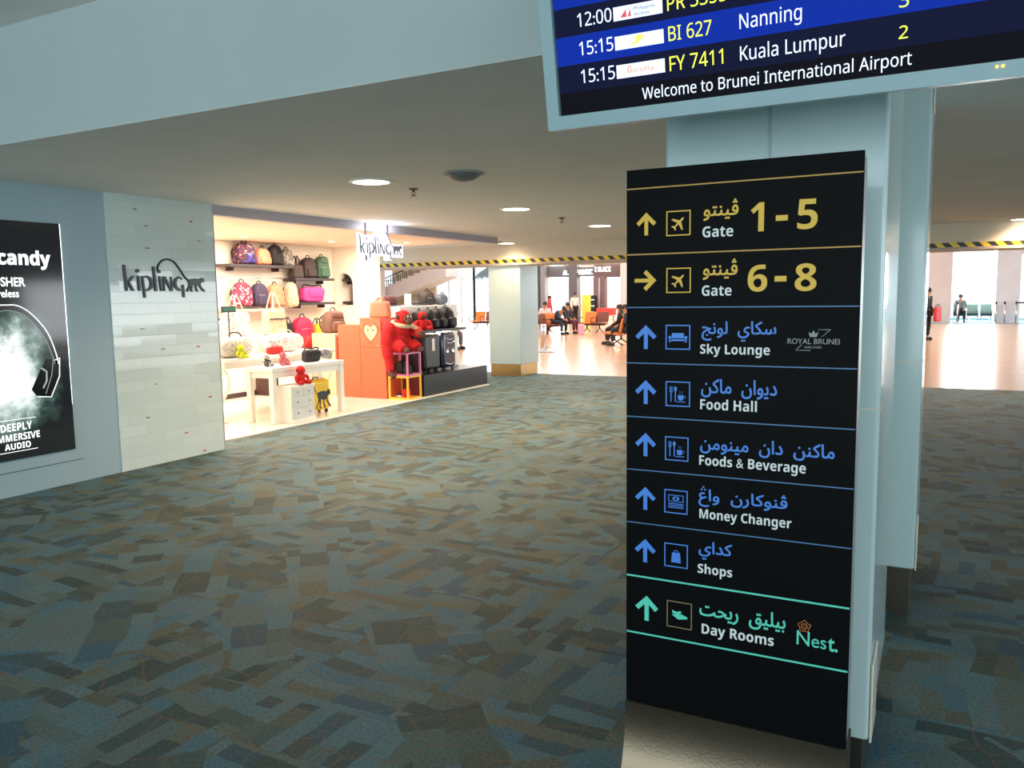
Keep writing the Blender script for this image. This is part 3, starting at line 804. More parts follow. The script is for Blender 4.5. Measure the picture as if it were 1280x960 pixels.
for tm, z in (('12:00', .212), ('15:15', .1435), ('15:15', .0755)): dtext(tm, .064, .157, z, z + .033, M_stxt)
for fl_, z, x1 in (('PR 3355', .2125, .445), ('BI 627', .1435, .407), ('FY 7411', .0745, .433)): dtext(fl_, .301, x1, z, z + .034, M_sylw)
dtext('Nanning', .473, .613, .1345, .179, M_stxt); dtext('Kuala Lumpur', .473, .706, .0645, .109, M_stxt)
dtext('3', .814, .833, .136, .167, M_sylw); dtext('2', .815, .833, .0725, .099, M_sylw)
dtext('Welcome to Brunei International Airport', .227, .842, .0075, .046, M_stxt)
for z in (.2105, .142, .074):
    b = MB(); b.box((.162, YD - .0004, z), (.289, YD + .0004, z + .0325), M_slogo)
    y2 = YD - .0005
    if z > .2:
        b.poly([(.180, z + .006), (.195, z + .024), (.197, z + .006)][::-1], y2, YD, M_sred); b.poly([(.199, z + .006), (.207, z + .024), (.208, z + .006)][::-1], y2, YD, M_sred)
        b.text('Philippine', .216, .270, z + .0155, z + .026, y2, M_sgr, depth=.0003); b.text('Airlines', .216, .256, z + .005, z + .013, y2, M_sgr, depth=.0003)
    elif z > .1:
        b.poly([(.196, z + .004), (.226, z + .012), (.244, z + .027), (.221, z + .023), (.212, z + .013)][::-1], y2, YD, M_sgold)
        b.poly([(.214, z + .019), (.236, z + .028), (.240, z + .0295), (.224, z + .0295)][::-1], y2, YD, M_sgold)
        b.text('Royal Brunei', .176, .275, z + .012, z + .018, y2, mat('screen_logo_pale', (186, 186, 196), .4, emit=.75), depth=.0003)
    else:
        b.text('firefly', .197, .262, z + .006, z + .022, y2, M_sora, depth=.0003)
        b.tube([(.195, YD, z + .010), (.192, YD, z + .020), (.197, YD, z + .027), (.203, YD, z + .024)], .0018, M_sora, 5)
    b.build('airline_logo', SCR)
b = MB()
for q in (1.004, 1.015): b.ball((q, -.013, -.010), .003, mat('indicator_lamp', (250, 190, 60), .4, emit=3), 8, 6)
b.build('indicator_lamp', D)
for x in (.30, .62):
    b = MB(); b.box((x - .03, .10, .25), (x + .03, .44, .31), M_fidsframe, .005); b.build('wall_bracket', D)

# ================================================================== lightbox poster on the left wall
P = thing('poster_lightbox', 'dark backlit headphone advertisement set in the blue grey wall', 'poster', (-6.73, 3.955, 0), R(90))
b = MB(); b.box((-.505, -.012, .300), (.505, .0, 2.266), M_fidsframe, .003); b.build('lightbox_frame', P)
b = MB(); b.box((-.50, -.016, .305), (.500, -.010, 2.262), poster_mat()); PP = b.build('poster_print', P)
b = MB(); b.box((.500, -.017, 1.1), (.506, -.006, 2.262), mat('light_leak', (240, 246, 255), .5, emit=1.6)); b.box((.500, -.017, .7), (.503, -.006, 1.1), mat('light_leak', (240, 246, 255), .5)); b.build('lit_edge', P)
M_pw = mat('poster_white', (240, 244, 246), .3, emit=1.0); M_pg = mat('poster_grey_line', (150, 158, 160), .3, emit=.55); M_pk = mat('poster_black', (12, 13, 14), .12)
YP = -.0162
for s_, x0, x1, z0, z1, bo in (('skullcandy', -.40, .40, 1.868, 2.028, .03), ('CRUSHER', -.205, .168, 1.728, 1.803, .02), ('wireless', -.14, .108, 1.640, 1.704, .015), ('DEEPLY', -.129, .129, .545, .607, .018), ('IMMERSIVE', -.19, .19, .462, .520, .018), ('AUDIO', -.108, .107, .392, .444, .018)):
    b = MB(); b.text(sans(s_, True) if s_ != 'wireless' and s_ != 'CRUSHER' else s_, x0, x1, z0, z1, YP, M_pw, bold=.02 if s_ == 'skullcandy' else (bo if s_ in ('wireless', 'CRUSHER') else 0), depth=.0008); b.build('lettering', PP)
for z in (.635, .370):
    b = MB(); b.box((-.165, YP - .001, z), (.165, YP, z + .004), M_pw); b.build('printed_rule', PP)
half = [(0, 1.578), (.086, 1.572), (.18, 1.517), (.276, 1.414), (.338, 1.309), (.383, 1.169), (.404, 1.064)]
inn = [(0, 1.535), (.08, 1.520), (.16, 1.475), (.24, 1.385), (.30, 1.29), (.345, 1.165), (.372, 1.07)]
full_o = [(-x, z) for x, z in half[::-1]] + half[1:]; full_i = [(-x, z) for x, z in inn[::-1]] + inn[1:]
b = MB(); b.poly(full_o + full_i[::-1], YP - .0006, YP, M_pk)
b.tube(blend([(x, YP, z) for x, z in full_o], 4), .0045, M_pw, 6); b.tube(blend([(x, YP, z) for x, z in full_i], 4), .0028, M_pg, 6)
for sg in (1, -1):
    cup = [(.372, 1.10), (.415, 1.118), (.402, .96), (.315, .789), (.193, .806), (.150, .869), (.205, .97), (.246, 1.043), (.30, 1.125)]
    b.poly([(sg * x, z) for x, z in (cup if sg < 0 else cup[::-1])], YP - .0006, YP, M_pk)
    b.tube([(sg * x, YP - .0006, z) for x, z in cup[:5]], .004, M_pw, 6); b.tube([(sg * x, YP - .0006, z) for x, z in ((.36, 1.12), (.335, .98), (.27, .82))], .003, M_pg, 6)
    b.tube([(sg * x, YP - .0006, z) for x, z in ((.246, 1.043), (.29, 1.01), (.285, .93), (.25, .87))], .008, M_pg, 6)
b.build('headphone_print', PP)


# ------------------------------------------------------------------ shop logo, on the tiles and again hanging lit from the fascia
def emblem(b, m, y0, y1, tr):
    """walking long-tailed monkey outline with its tail arched over the letters; picture units of the logo: x 190..1060, z 0..100 down"""
    body = [(866, 430), (905, 420), (955, 418), (1002, 426), (1018, 410), (1040, 410), (1052, 420), (1058, 438), (1054, 452), (1038, 458), (1022, 460), (1008, 478), (1012, 496), (1030, 522), (1058, 548), (1054, 560), (1036, 556), (1006, 522), (992, 494), (974, 490), (962, 506), (968, 535), (984, 552), (978, 560), (956, 556), (948, 520), (946, 490), (918, 484), (916, 512), (906, 540), (918, 552), (912, 560), (890, 556), (894, 520), (892, 498), (872, 528), (862, 550), (868, 560), (846, 556), (848, 542), (868, 512), (880, 484), (870, 456)]
    b.poly([tr(x, z) for x, z in body], y0, y1, m)
    tail = [(872, 440), (830, 400), (780, 320), (730, 255), (690, 230), (640, 222), (590, 240), (555, 280), (540, 325), (552, 350)]
    w = .010
    b.tube(blend([(tr(x, z)[0], (y0 + y1) / 2, tr(x, z)[1]) for x, z in tail], 4), .0085, m, 6)
    q = tr(556, 352); b.poly([(q[0] + .016 * math.cos(2 * math.pi * k / 14), q[1] + .016 * math.sin(2 * math.pi * k / 14)) for k in range(14)], y0, y1, m)


def ring(cx, cz, r, n=14):
    return [(cx + r * math.cos(2 * math.pi * k / n), cz + r * 1.05 * math.sin(2 * math.pi * k / n)) for k in range(n)]


LETTERS = [  # k i p l i N q as drawn in the mark, in the same picture units
    [[(188, 292), (212, 292), (226, 550), (203, 550)], [(220, 468), (272, 400), (298, 400), (238, 476)], [(228, 470), (246, 462), (292, 550), (264, 550)]],
    [[(325, 398), (345, 398), (352, 550), (330, 550)], ring(331, 348, 18)],
    [[(368, 402), (386, 400), (402, 620), (381, 620)], [(384, 404), (430, 394), (468, 416), (488, 468), (478, 520), (440, 548), (398, 553), (397, 538), (428, 530), (450, 505), (457, 468), (445, 430), (420, 412), (386, 420)]],
    [[(485, 300), (510, 300), (524, 552), (499, 552)]],
    [[(546, 400), (566, 400), (580, 552), (559, 552)]],
    [[(592, 400), (604, 400), (607, 552), (595, 552)], [(594, 400), (618, 400), (690, 552), (666, 552)], [(674, 400), (686, 400), (690, 552), (678, 552)]],
    [[(802, 416), (760, 396), (722, 420), (704, 470), (716, 520), (750, 551), (800, 546), (798, 530), (766, 531), (743, 508), (733, 468), (745, 431), (768, 414), (798, 432)], [(796, 485), (817, 485), (821, 620), (800, 620)]],
]


def logo(T_, m, y0, y1, bold=.0, nm='letter'):
    tr = lambda x, z: ((x - 190) / 870 * .94, (556 - z) / 856 * .80)
    for polys in LETTERS:
        b = MB()
        for q in polys: b.poly([tr(x, z) for x, z in q], y0, y1, m)
        b.build(nm, T_)
    b = MB(); emblem(b, m, y0, y1, tr); b.build('animal_emblem', T_)


M_char = mat('charcoal_letter', (30, 40, 44), .3, .3, noise=(10, .1))
S1 = thing('wall_logo', 'dark raised shop lettering with a long-tailed monkey on the white tiles', 'sign', (-6.72, 5.046, 1.684), R(90))
logo(S1, M_char, -.014, 0.0)
S2 = thing('hanging_logo', 'glowing white shop lettering hung on rods below the lavender fascia', 'sign', (-6.71, 8.53, 2.17), R(90))
M_halo = mat('lit_acrylic', (250, 250, 255), .4, emit=1.1, emit_rgb=(244, 246, 255)); M_dkpurp = mat('logo_purple_grey', (108, 104, 124), .4, noise=(10, .1)); M_thin = mat('logo_outline_grey', (96, 94, 106), .5)
tr2 = lambda x, z: ((x - 190) / 870 * .94, (556 - z) / 856 * .80)
b = MB()
pts = [tr2(x, z) for x, z in ((165, 270), (300, 300), (470, 280), (560, 215), (640, 195), (720, 230), (790, 320), (830, 390), (1000, 395), (1080, 395), (1085, 585), (830, 590), (825, 640), (700, 640), (690, 575), (500, 580), (490, 640), (360, 640), (350, 575), (165, 580))]
b.poly(pts, -.012, .012, M_halo); b.build('lit_backing', S2)
for polys in LETTERS:
    b = MB()
    for q in polys: b.poly([tr2(x, z) for x, z in q], -.018, -.0125, M_thin)
    b.build('letter', S2)
b = MB(); emblem(b, M_dkpurp, -.019, -.0125, tr2); b.build('animal_emblem', S2)
for x in (.17, .66):
    b = MB(); b.tube([(x, 0.016, -.09), (x, .016, .40)], .012, M_thin, 8); b.build('hanging_rod', S2)
for x in (.15, .42, .70):
    l = bpy.data.lights.new('lamp', 'POINT'); l.energy = 1.4; l.color = (.92, .94, 1); l.shadow_soft_size = .06
    lo = bpy.data.objects.new('lamp', l); col.objects.link(lo); lo.parent = S2; lo.location = (x, -.12, .30)


# ================================================================== the bag shop
SOFF = R(90)          # turned to face the concourse
M_strap = mat('strap_dark', (40, 34, 36), .7, noise=(20, .1))
M_cream = mat('strap_cream', (226, 206, 178), .7, noise=(20, .05))
M_metal = mat('chrome', (200, 200, 204), .2, 1.0, noise=(10, .05))
F_burg = spots('burgundy_floral', [(0, (58, 22, 34)), (.5, (74, 30, 44)), (.68, (40, 36, 92)), (.78, (120, 50, 70)), (.9, (190, 150, 140))], 45)
F_coral = mat('coral_fabric', (232, 140, 104), .75, noise=(12, .06), bump=(60, .2))
F_black = mat('black_fabric', (26, 24, 26), .7, noise=(12, .2), bump=(60, .2))
F_black2 = mat('black_nylon', (20, 21, 25), .5, noise=(9, .25), bump=(25, .35), spec=.25)
F_grey = spots('grey_print', [(0, (120, 116, 108)), (.45, (160, 156, 146)), (.75, (96, 92, 88)), (.9, (210, 206, 196))], 60)
F_dkbrown = mat('dark_brown_fabric', (58, 42, 40), .7, noise=(10, .15), bump=(50, .2))
F_umber = mat('umber_fabric', (74, 60, 56), .75, noise=(10, .15))
F_green = mat('sage_green_fabric', (66, 98, 76), .7, noise=(10, .1), bump=(50, .2))
F_purple = mat('navy_purple_fabric', (62, 52, 78), .7, noise=(10, .12), bump=(50, .2))
F_redprint = spots('red_white_print', [(0, (168, 46, 70)), (.45, (140, 62, 92)), (.66, (226, 214, 216)), (.85, (110, 40, 70))], 30)
F_creamprint = spots('cream_print', [(0, (216, 192, 158)), (.5, (204, 176, 138)), (.75, (190, 158, 116)), (.9, (236, 220, 190))], 55)
F_pink = mat('pink_fabric', (214, 66, 140), .6, noise=(10, .08), bump=(50, .2))
F_rasp = mat('raspberry_fabric', (200, 34, 78), .6, noise=(10, .1), bump=(40, .25))
F_red = mat('red_fabric', (196, 36, 34), .7, noise=(14, .12), bump=(40, .3))
F_brown = mat('cocoa_fabric', (112, 80, 66), .6, noise=(10, .12), bump=(50, .2))
F_whiteprint = spots('white_scribble_print', [(0, (222, 214, 206)), (.55, (222, 214, 206)), (.66, (160, 150, 146)), (.80, (90, 84, 88)), (.84, (232, 222, 214))], 70)
F_whitepuff = spots('white_floral_print', [(0, (238, 232, 226)), (.7, (240, 234, 228)), (.82, (198, 186, 178)), (.93, (226, 196, 180))], 40)
F_greyprint = spots('pale_grey_print', [(0, (206, 196, 184)), (.5, (190, 180, 170)), (.72, (158, 150, 144)), (.88, (222, 214, 204))], 60)
F_tan = mat('tan_leather', (206, 128, 96), .5, noise=(8, .12), bump=(30, .2))
F_yellow = mat('mustard_fabric', (226, 172, 40), .6, noise=(10, .08))
F_navy = mat('navy_gloss', (34, 36, 58), .22, noise=(6, .2), coat=.5)
F_caseblk = mat('case_black', (20, 22, 24), .4, noise=(6, .2), coat=.1)
F_caseylw = mat('case_yellow', (222, 186, 22), .35, noise=(4, .05), coat=.3)
G1, G2 = 'backpacks on the high shelves', 'bags hung in a row under the high shelf'


def backpack(label, loc, rotz, W_, D_, H_, mb, mp=None, ms=None, group=None, flap=False, lean=0.0, name='backpack'):
    mp = mp or mb; ms = ms or M_strap
    t = thing(name, label, 'backpack', loc, rotz, group)
    b = MB(); b.pillow((0, .0, 0), (W_, D_, H_ * .97), mb, .28, .5, .12, e1top=.75, lean=lean); b.build('body', t)
    b = MB(); b.pillow((0, -D_ * .42 + lean * .2, H_ * .06), (W_ * .74, D_ * .42, H_ * .42), mp, .35, .5, .05); b.build('front_pocket', t)
    b = MB(); b.tube([(-W_ * .30, -D_ * .505 + lean * .25, H_ * .47), (0, -D_ * .535 + lean * .25, H_ * .475), (W_ * .30, -D_ * .505 + lean * .25, H_ * .47)], .004, M_metal, 6); b.build('zip', t)
    b = MB(); b.tube(arc((0, lean + .0, H_ * .955), W_ * .14, 0, 180, 8), .009, ms, 6); b.build('handle', t)
    for s_ in (-1, 1):
        b = MB(); b.tube(blend([(s_ * W_ * .22, D_ * .30 + lean, H_ * .86), (s_ * W_ * .34, D_ * .58 + lean * .6, H_ * .6), (s_ * W_ * .36, D_ * .52, H_ * .25), (s_ * W_ * .30, D_ * .34, H_ * .05)], 4), .011, ms, 6); b.build('shoulder_strap', t)
    if flap:
        b = MB(); b.pillow((0, -D_ * .12 + lean * .7, H_ * .62), (W_ * .80, D_ * .86, H_ * .36), mp, .6, .55, .2); b.build('flap', t)
    return t


def tote(label, loc, rotz, W_, D_, H_, mb, ms, strap_h, group=None, name='tote_bag', trim=None):
    t = thing(name, label, 'bag', loc, rotz, group)
    b = MB(); b.pillow((0, 0, 0), (W_, D_, H_), mb, .22, .4, .14); b.build('body', t)
    for s_ in (-1, 1):
        b = MB(); b.tube(blend([(-W_ * .24, s_ * D_ * .36, H_ * .74), (-W_ * .20, s_ * D_ * .34, H_ * 1.0), (0, s_ * D_ * .15, H_ + strap_h), (W_ * .20, s_ * D_ * .34, H_ * 1.0), (W_ * .24, s_ * D_ * .36, H_ * .74)], 5), .010, ms, 6); b.build('strap', t)
    if trim:
        b = MB(); b.box((-W_ * .40, -D_ * .52, H_ * .62), (W_ * .40, -D_ * .44, H_ * .66), trim, .004); b.build('trim_band', t)
    return t


def shoulder_bag(label, loc, rotz, W_, D_, H_, mb, ms, group=None):
    t = thing('shoulder_bag', label, 'bag', loc, rotz, group)
    b = MB(); b.pillow((0, 0, 0), (W_, D_, H_), mb, .4, .4, .06); b.build('body', t)
    b = MB(); b.pillow((W_ * .08, -D_ * .36, H_ * .26), (W_ * .74, D_ * .5, H_ * .70), mb, .6, .5, -.1); b.build('flap', t)
    b = MB(); b.tube(blend([(-W_ * .46, 0, H_ * .75), (-W_ * .3, .02, H_ * 1.12), (.1 * W_, .02, H_ * 1.06), (W_ * .45, 0, H_ * 1.1), (W_ * .48, 0, H_ * .7)], 5), .011, ms, 6); b.build('strap', t)
    return t


def duffel(label, loc, rotz, W_, D_, H_, mb, ms, name='duffel_bag'):
    t = thing(name, label, 'bag', loc, rotz)
    b = MB(); b.pillow((0, 0, 0), (W_, D_, H_), mb, .75, .35, 0); b.build('body', t)
    b = MB(); b.tube(blend([(-W_ * .2, -D_ * .38, H_ * .7), (-W_ * .15, -D_ * .2, H_ * 1.12), (W_ * .15, -D_ * .2, H_ * 1.12), (W_ * .2, -D_ * .38, H_ * .7)], 5), .009, ms, 6); b.build('handle', t)
    b = MB(); b.tube([(-W_ * .42, -.002, H_ * .985), (0, -.002, H_ * 1.0), (W_ * .42, -.002, H_ * .985)], .004, M_metal, 6); b.build('zip', t)
    return t


def suitcase(label, loc, rotz, W_, D_, H_, mb, trim=None):
    t = thing('suitcase', label, 'suitcase', loc, rotz)
    b = MB(); b.box((-W_ / 2, -D_ / 2, .045), (W_ / 2, D_ / 2, H_), mb, min(W_, D_) * .22, 4); b.build('shell', t)
    b = MB(); b.box((-W_ / 2 - .002, -.008, .06), (W_ / 2 + .002, .008, H_ + .003), trim or M_strap, .004); b.build('zip_seam', t)
    b = MB(); b.tube([(-.05, 0, H_ - .01), (-.045, 0, H_ + .025), (.045, 0, H_ + .025), (.05, 0, H_ - .01)], .009, M_strap, 6); b.build('handle', t)
    for sx in (-1, 1):
        for sy in (-1, 1):
            b = MB(); b.M = Matrix.Translation((sx * W_ * .36, sy * D_ * .3, .024)) @ Matrix.Rotation(R(90), 4, 'X')
            b.lathe([(0, -.012), (.024, -.012), (.024, .012), (0, .012)], M_strap, seg=14); b.M = Matrix.Identity(4)
            b.box((sx * W_ * .36 - .008, sy * D_ * .3 - .016, .03), (sx * W_ * .36 + .008, sy * D_ * .3 + .016, .06), M_strap); b.build('wheel', t)
    return t


# wall shelves, hanging rail
def shelf(label, y0, y1, z, m, x0=-9.998, x1=-9.70):
    t = thing('wall_shelf', label, 'shelf', (x0, (y0 + y1) / 2, z), 0, 'shelves on the shop back wall')
    b = MB(); b.box((0, -(y1 - y0) / 2, -.045), (x1 - x0, (y1 - y0) / 2, 0), m, .003); b.build('board', t)
    for y in (-(y1 - y0) * .35, (y1 - y0) * .35):
        b = MB(); b.box((0, y - .008, -.10), (.16, y + .008, -.045), m); b.build('bracket', t)
    return t


shelf('long dark shelf holding the burgundy, coral, black and grey backpacks', 9.15, 10.56, 2.145, M_dkshelf)
shelf('dark shelf a step lower holding the brown and green backpacks', 10.60, 11.60, 1.945, M_dkshelf)
shelf('short dark shelf under the pink shoulder bag', 10.70, 11.60, 1.525, M_dkshelf)
shelf('pale grey shelf edge under the hanging bags', 9.15, 10.30, 1.44, mat('grey_shelf', (176, 168, 160), .4))
XB = -9.84
backpack('burgundy floral backpack with a blue badge on the high shelf', (XB, 9.60, 2.145), SOFF, .40, .22, .36, F_burg, spots('blue_badge', [(0, (62, 26, 40)), (.6, (44, 50, 140)), (.85, (90, 100, 190))], 22), group=G1)
backpack('plain coral backpack between the burgundy and black ones', (XB, 9.98, 2.145), SOFF, .30, .20, .28, F_coral, group=G1)
backpack('black backpack leaning behind the coral one', (XB + .02, 10.26, 2.145), SOFF + .25, .26, .20, .35, F_black, group=G1)
backpack('grey printed backpack at the far end of the high shelf', (XB, 10.535, 2.145), SOFF, .28, .15, .29, F_grey, group=G1)
tote('dark umber tote with tall handles on the stepped lower shelf', (XB, 10.77, 1.945), SOFF, .27, .16, .22, F_umber, M_strap, .16, G1)
backpack('dark brown backpack next to the green one', (XB, 11.07, 1.945), SOFF, .32, .20, .37, F_dkbrown, group=G1)
backpack('sage green backpack with a big front pocket', (XB, 11.42, 1.945), SOFF, .32, .20, .40, F_green, group=G1, flap=True)
t = thing('hanging_rail', 'thin chrome rail with hooks below the long dark shelf', 'rail', (-9.80, 10.02, 1.93))
b = MB(); b.tube([(0, -.86, 0), (0, .86, 0)], .009, M_metal, 8); b.build('rail', t)
for y in (-.80, 0, .80):
    b = MB(); b.tube([(-.195, y, 0), (0, y, 0)], .007, M_metal, 6); b.build('rail_bracket', t)
for y in (-.55, -.2, .16, .6):
    b = MB(); b.tube([(0, y, .009), (.02, y, -.005), (.02, y, -.04)] + [(.02 - .012 * k / 4, y, -.04 - .01 * math.sin(k)) for k in range(1, 4)], .004, M_metal, 6); b.build('hook', t)
backpack('burgundy and white printed bag hanging first on the rail', (-9.80, 9.47, 1.485), SOFF, .38, .18, .39, F_redprint, group=G2)
backpack('navy purple backpack hanging on the rail', (-9.80, 9.84, 1.478), SOFF, .31, .20, .38, F_purple, group=G2)
backpack('orange coral backpack hanging on the rail', (-9.80, 10.19, 1.465), SOFF, .32, .20, .38, F_coral, group=G2)
backpack('cream printed backpack hanging last on the rail', (-9.80, 10.57, 1.45), SOFF, .24, .18, .44, F_creamprint, group=G2)
shoulder_bag('bright pink shoulder bag with a dark strap on the short shelf', (XB, 11.13, 1.525), SOFF, .54, .18, .27, F_pink, M_strap)

# arched mirror on the end wall
t = thing('arched_mirror', 'arch-topped mirror on the pale end wall of the shop', 'mirror', (-9.72, 11.898, 1.46))
op = [(-.20, 0), (.20, 0), (.20, .38)] + [(.20 * math.cos(R(a)), .38 + .20 * math.sin(R(a))) for a in range(15, 180, 15)] + [(-.20, .38)]
b = MB(); b.poly(op, -.012, -.006, mat('mirror_glass', (236, 236, 236), .02, 1.0)); b.build('mirror_glass', t)
ip = [(x * 1.1, z * 1.03 - .008) for x, z in op]
b = MB(); b.poly(ip, -.006, -.001, M_whitegloss); b.build('backing', t)
# low units along the back wall
t = thing('display_plinth', 'white display bench along the back wall under the pink bags', 'display unit', (-9.98, 10.85, .012))
b = MB(); b.box((0, -.62, 0), (.34, .62, .87), M_white, .004); b.build('riser', t)
b = MB(); b.box((.34, -.84, 0), (.86, .50, .70), M_white, .004); b.build('bench', t)
b = MB(); b.box((.02, -1.02, 0), (.30, -.70, .31), mat('dark_brown_panel', (74, 50, 44), .5, noise=(6, .1))); b.build('dark_panel', t)
R0 = .882
backpack('raspberry pink backpack on the white bench below the short shelf', (-9.80, 10.82, R0), SOFF, .44, .22, .40, F_rasp)
tote('small black bag beside the raspberry backpack', (-9.82, 10.46, R0), SOFF, .22, .16, .30, F_black, M_strap, .10)
tote('mustard yellow bag beside the raspberry backpack', (-9.82, 11.22, R0), SOFF, .24, .16, .26, F_yellow, M_strap, .10)
t = thing('gathered_bag', 'gathered red bag with a white tag on the white bench', 'bag', (-9.30, 10.36, .745), SOFF)
b = MB()
b.pillow((0, 0, 0), (.56, .30, .22), F_red, .6, .6, .25)
for k in range(11):
    a = k / 10 * math.pi; b.tube(blend([(.26 * math.cos(a), -.12, .02), (.20 * math.cos(a), -.16, .12), (.08 * math.cos(a), -.08, .23)], 4), [.03] * 8 + [.012], F_red, 6)
b.build('body', t)
b = MB(); b.pillow((.02, -.15, 0), (.16, .05, .12), M_white, .6, .6, .3); b.build('tag', t)
b = MB(); b.tube(blend([(-.12, -.02, .19), (-.06, 0, .30), (.06, 0, .30), (.12, -.02, .19)], 5), .012, F_red, 6); b.build('handle', t)
t = thing('pedestal', 'pale peach pedestal under the cocoa brown backpack', 'display unit', (-9.0, 10.52, .012))
b = MB(); b.box((-.10, -.26, 0), (.38, .26, 1.01), mat('peach_lacquer', (244, 196, 160), .4, noise=(3, .02)), .004); b.build('block', t)
b = MB(); b.box((.38, -.22, .05), (.384, .0, .96), M_coral); b.build('coral_panel', t)
backpack('cocoa brown backpack on the peach pedestal', (-8.86, 10.52, 1.024), SOFF, .44, .26, .37, F_brown, F_brown, flap=True)

# ------------------------------------------------------------------ white tables
t = thing('console_table', 'white console table with scrolled legs carrying white printed bags', 'table', (-8.36, 8.38, .012))
b = MB(); b.box((-.42, -1.06, .785), (.42, 1.06, .828), M_white, .006); b.box((-.36, -1.0, .70), (.36, 1.0, .785), M_white); b.build('tabletop', t)
for sx in (-1, 1):
    for sy in (-1, 1):
        b = MB(); y = sy * .98
        b.tube(blend([(sx * .30, y, .70), (sx * .38, y, .60), (sx * .385, y, .48), (sx * .30, y, .33), (sx * .20, y, .20), (sx * .20, y, .10), (sx * .27, y, .03), (sx * .33, y, .025), (sx * .35, y, .06), (sx * .32, y, .085)], 6), .022, M_white, 8)
        b.tube(blend([(sx * .36, y, .66), (sx * .24, y, .62), (sx * .20, y, .55), (sx * .24, y, .51), (sx * .28, y, .55)], 5), .015, M_white, 7); b.build('scroll_leg', t)
t = thing('riser_box', 'long low white riser at the back of the console table', 'riser', (-8.56, 8.42, .84))
b = MB(); b.box((-.17, -.78, 0), (.17, .78, .235), M_white, .004); b.build('box', t)
ZR = 1.075
tote('big white printed tote with tall straps on the riser', (-8.56, 8.13, ZR), SOFF, .46, .20, .34, F_whiteprint, M_cream, .24)
tote('cream tote with tall pale straps and a dark band on the riser', (-8.56, 8.86, ZR), SOFF, .42, .18, .36, F_creamprint, M_cream, .25, trim=M_strap)
backpack('small white round-topped backpack at the near end of the riser', (-8.50, 7.77, ZR), SOFF, .20, .18, .25, F_whitepuff)
duffel('pale grey printed duffel bag at the near end of the console table', (-8.15, 7.66, .84), SOFF, .54, .26, .28, F_greyprint, M_strap)
duffel('white printed box bag on the console table behind the red pouch', (-8.22, 8.66, .84), SOFF, .70, .22, .27, F_whiteprint, M_cream, name='box_bag')
t = thing('pouch', 'small coral red pouch on the console table', 'pouch', (-8.03, 8.30, .84), SOFF)
b = MB(); b.pillow((0, 0, 0), (.30, .09, .115), F_red, .6, .5, .1); b.build('body', t)
b = MB(); b.tube([(-.13, -.02, .103), (0, -.02, .108), (.13, -.02, .103)], .004, M_metal, 6); b.build('zip', t)


def plush(label, loc, m, s, face=None, rotz=SOFF, name='plush_charm', fur2=None):
    """little furry monkey charm: body, head, ears, arms, legs"""
    t = thing(name, label, 'soft toy', loc, rotz)
    b = MB(); f2 = fur2 or m
    b.pillow((0, 0, .0), (.62 * s, .52 * s, .62 * s), m, .9, .9, .15)
    for q in (-1, 1):
        b.tube(blend([(q * .22 * s, 0, .48 * s), (q * .42 * s, -.1 * s, .40 * s), (q * .46 * s, -.18 * s, .16 * s)], 4), [.10 * s] * 6 + [.09 * s] * 2 + [.07 * s], f2, 8)
        b.tube(blend([(q * .18 * s, -.1 * s, .12 * s), (q * .30 * s, -.34 * s, .12 * s), (q * .33 * s, -.46 * s, .10 * s)], 4), [.115 * s] * 9, f2, 8)
    b.build('body', t)
    b = MB(); b.ball((0, -.04 * s, .78 * s), (.26 * s, .24 * s, .24 * s), m); b.build('head', t)
    for q in (-1, 1):
        b = MB(); b.ball((q * .27 * s, -.02 * s, .82 * s), (.08 * s, .04 * s, .09 * s), face or m, 10, 8); b.build('ear', t)
    b = MB(); b.ball((0, -.20 * s, .74 * s), (.18 * s, .10 * s, .15 * s), face or m, 12, 8); b.build('muzzle', t)
    return t


plush('lime yellow furry charm on the grey duffel bag', (-7.965, 7.62, .84), mat('lime_fur', (196, 204, 40), .9, noise=(30, .15), bump=(80, .6)), .17)
F_redfur = mat('red_fur', (206, 30, 34), .9, noise=(30, .15), bump=(70, .6)); F_pinkfur = mat('pink_fur', (206, 110, 120), .9, noise=(30, .15), bump=(80, .6))
F_bwfur = spots('black_white_fur', [(0, (40, 38, 40)), (.5, (220, 214, 210)), (.8, (60, 56, 60))], 60)
F_skin = mat('brown_felt', (96, 58, 44), .8, noise=(14, .1))

t = thing('display_table', 'lower white table in front with square legs', 'table', (-7.62, 8.27, .012))
b = MB(); b.box((-.235, -.70, .66), (.235, .70, .715), M_white, .005); b.build('tabletop', t)
b = MB(); b.box((-.205, -.66, .58), (.205, .66, .66), M_white); b.build('apron', t)
for sx in (-1, 1):
    for sy in (-1, 1):
        b = MB(); b.box((sx * .195 - .035, sy * .655 - .035, 0), (sx * .195 + .035, sy * .655 + .035, .66), M_white, .004); b.build('leg', t)
ZT = .727
plush('pink furry charm on the lower white table', (-7.58, 7.97, ZT), F_pinkfur, .17)
plush('black and white furry charm on the lower white table', (-7.66, 7.76, ZT), F_bwfur, .15)
shoulder_bag('small black shoulder bag on the lower white table', (-7.62, 8.56, ZT), SOFF, .30, .12, .17, F_black, M_strap)
t = thing('flat_pouch', 'grey striped flat pouch leaning at the far end of the lower table', 'pouch', (-7.60, 8.84, ZT), SOFF + .2)
b = MB(); b.M = Matrix.Rotation(R(12), 4, 'Y'); b.pillow((0, 0, .03), (.26, .07, .12), spots('grey_stripe', [(0, (200, 196, 194)), (.45, (150, 146, 146)), (.7, (90, 86, 90))], 26, kind='noise'), .5, .4); b.build('body', t)
b = MB(); b.tube([(-.11, -.02, .16), (.10, -.02, .115)], .004, M_metal, 6); b.build('zip', t)
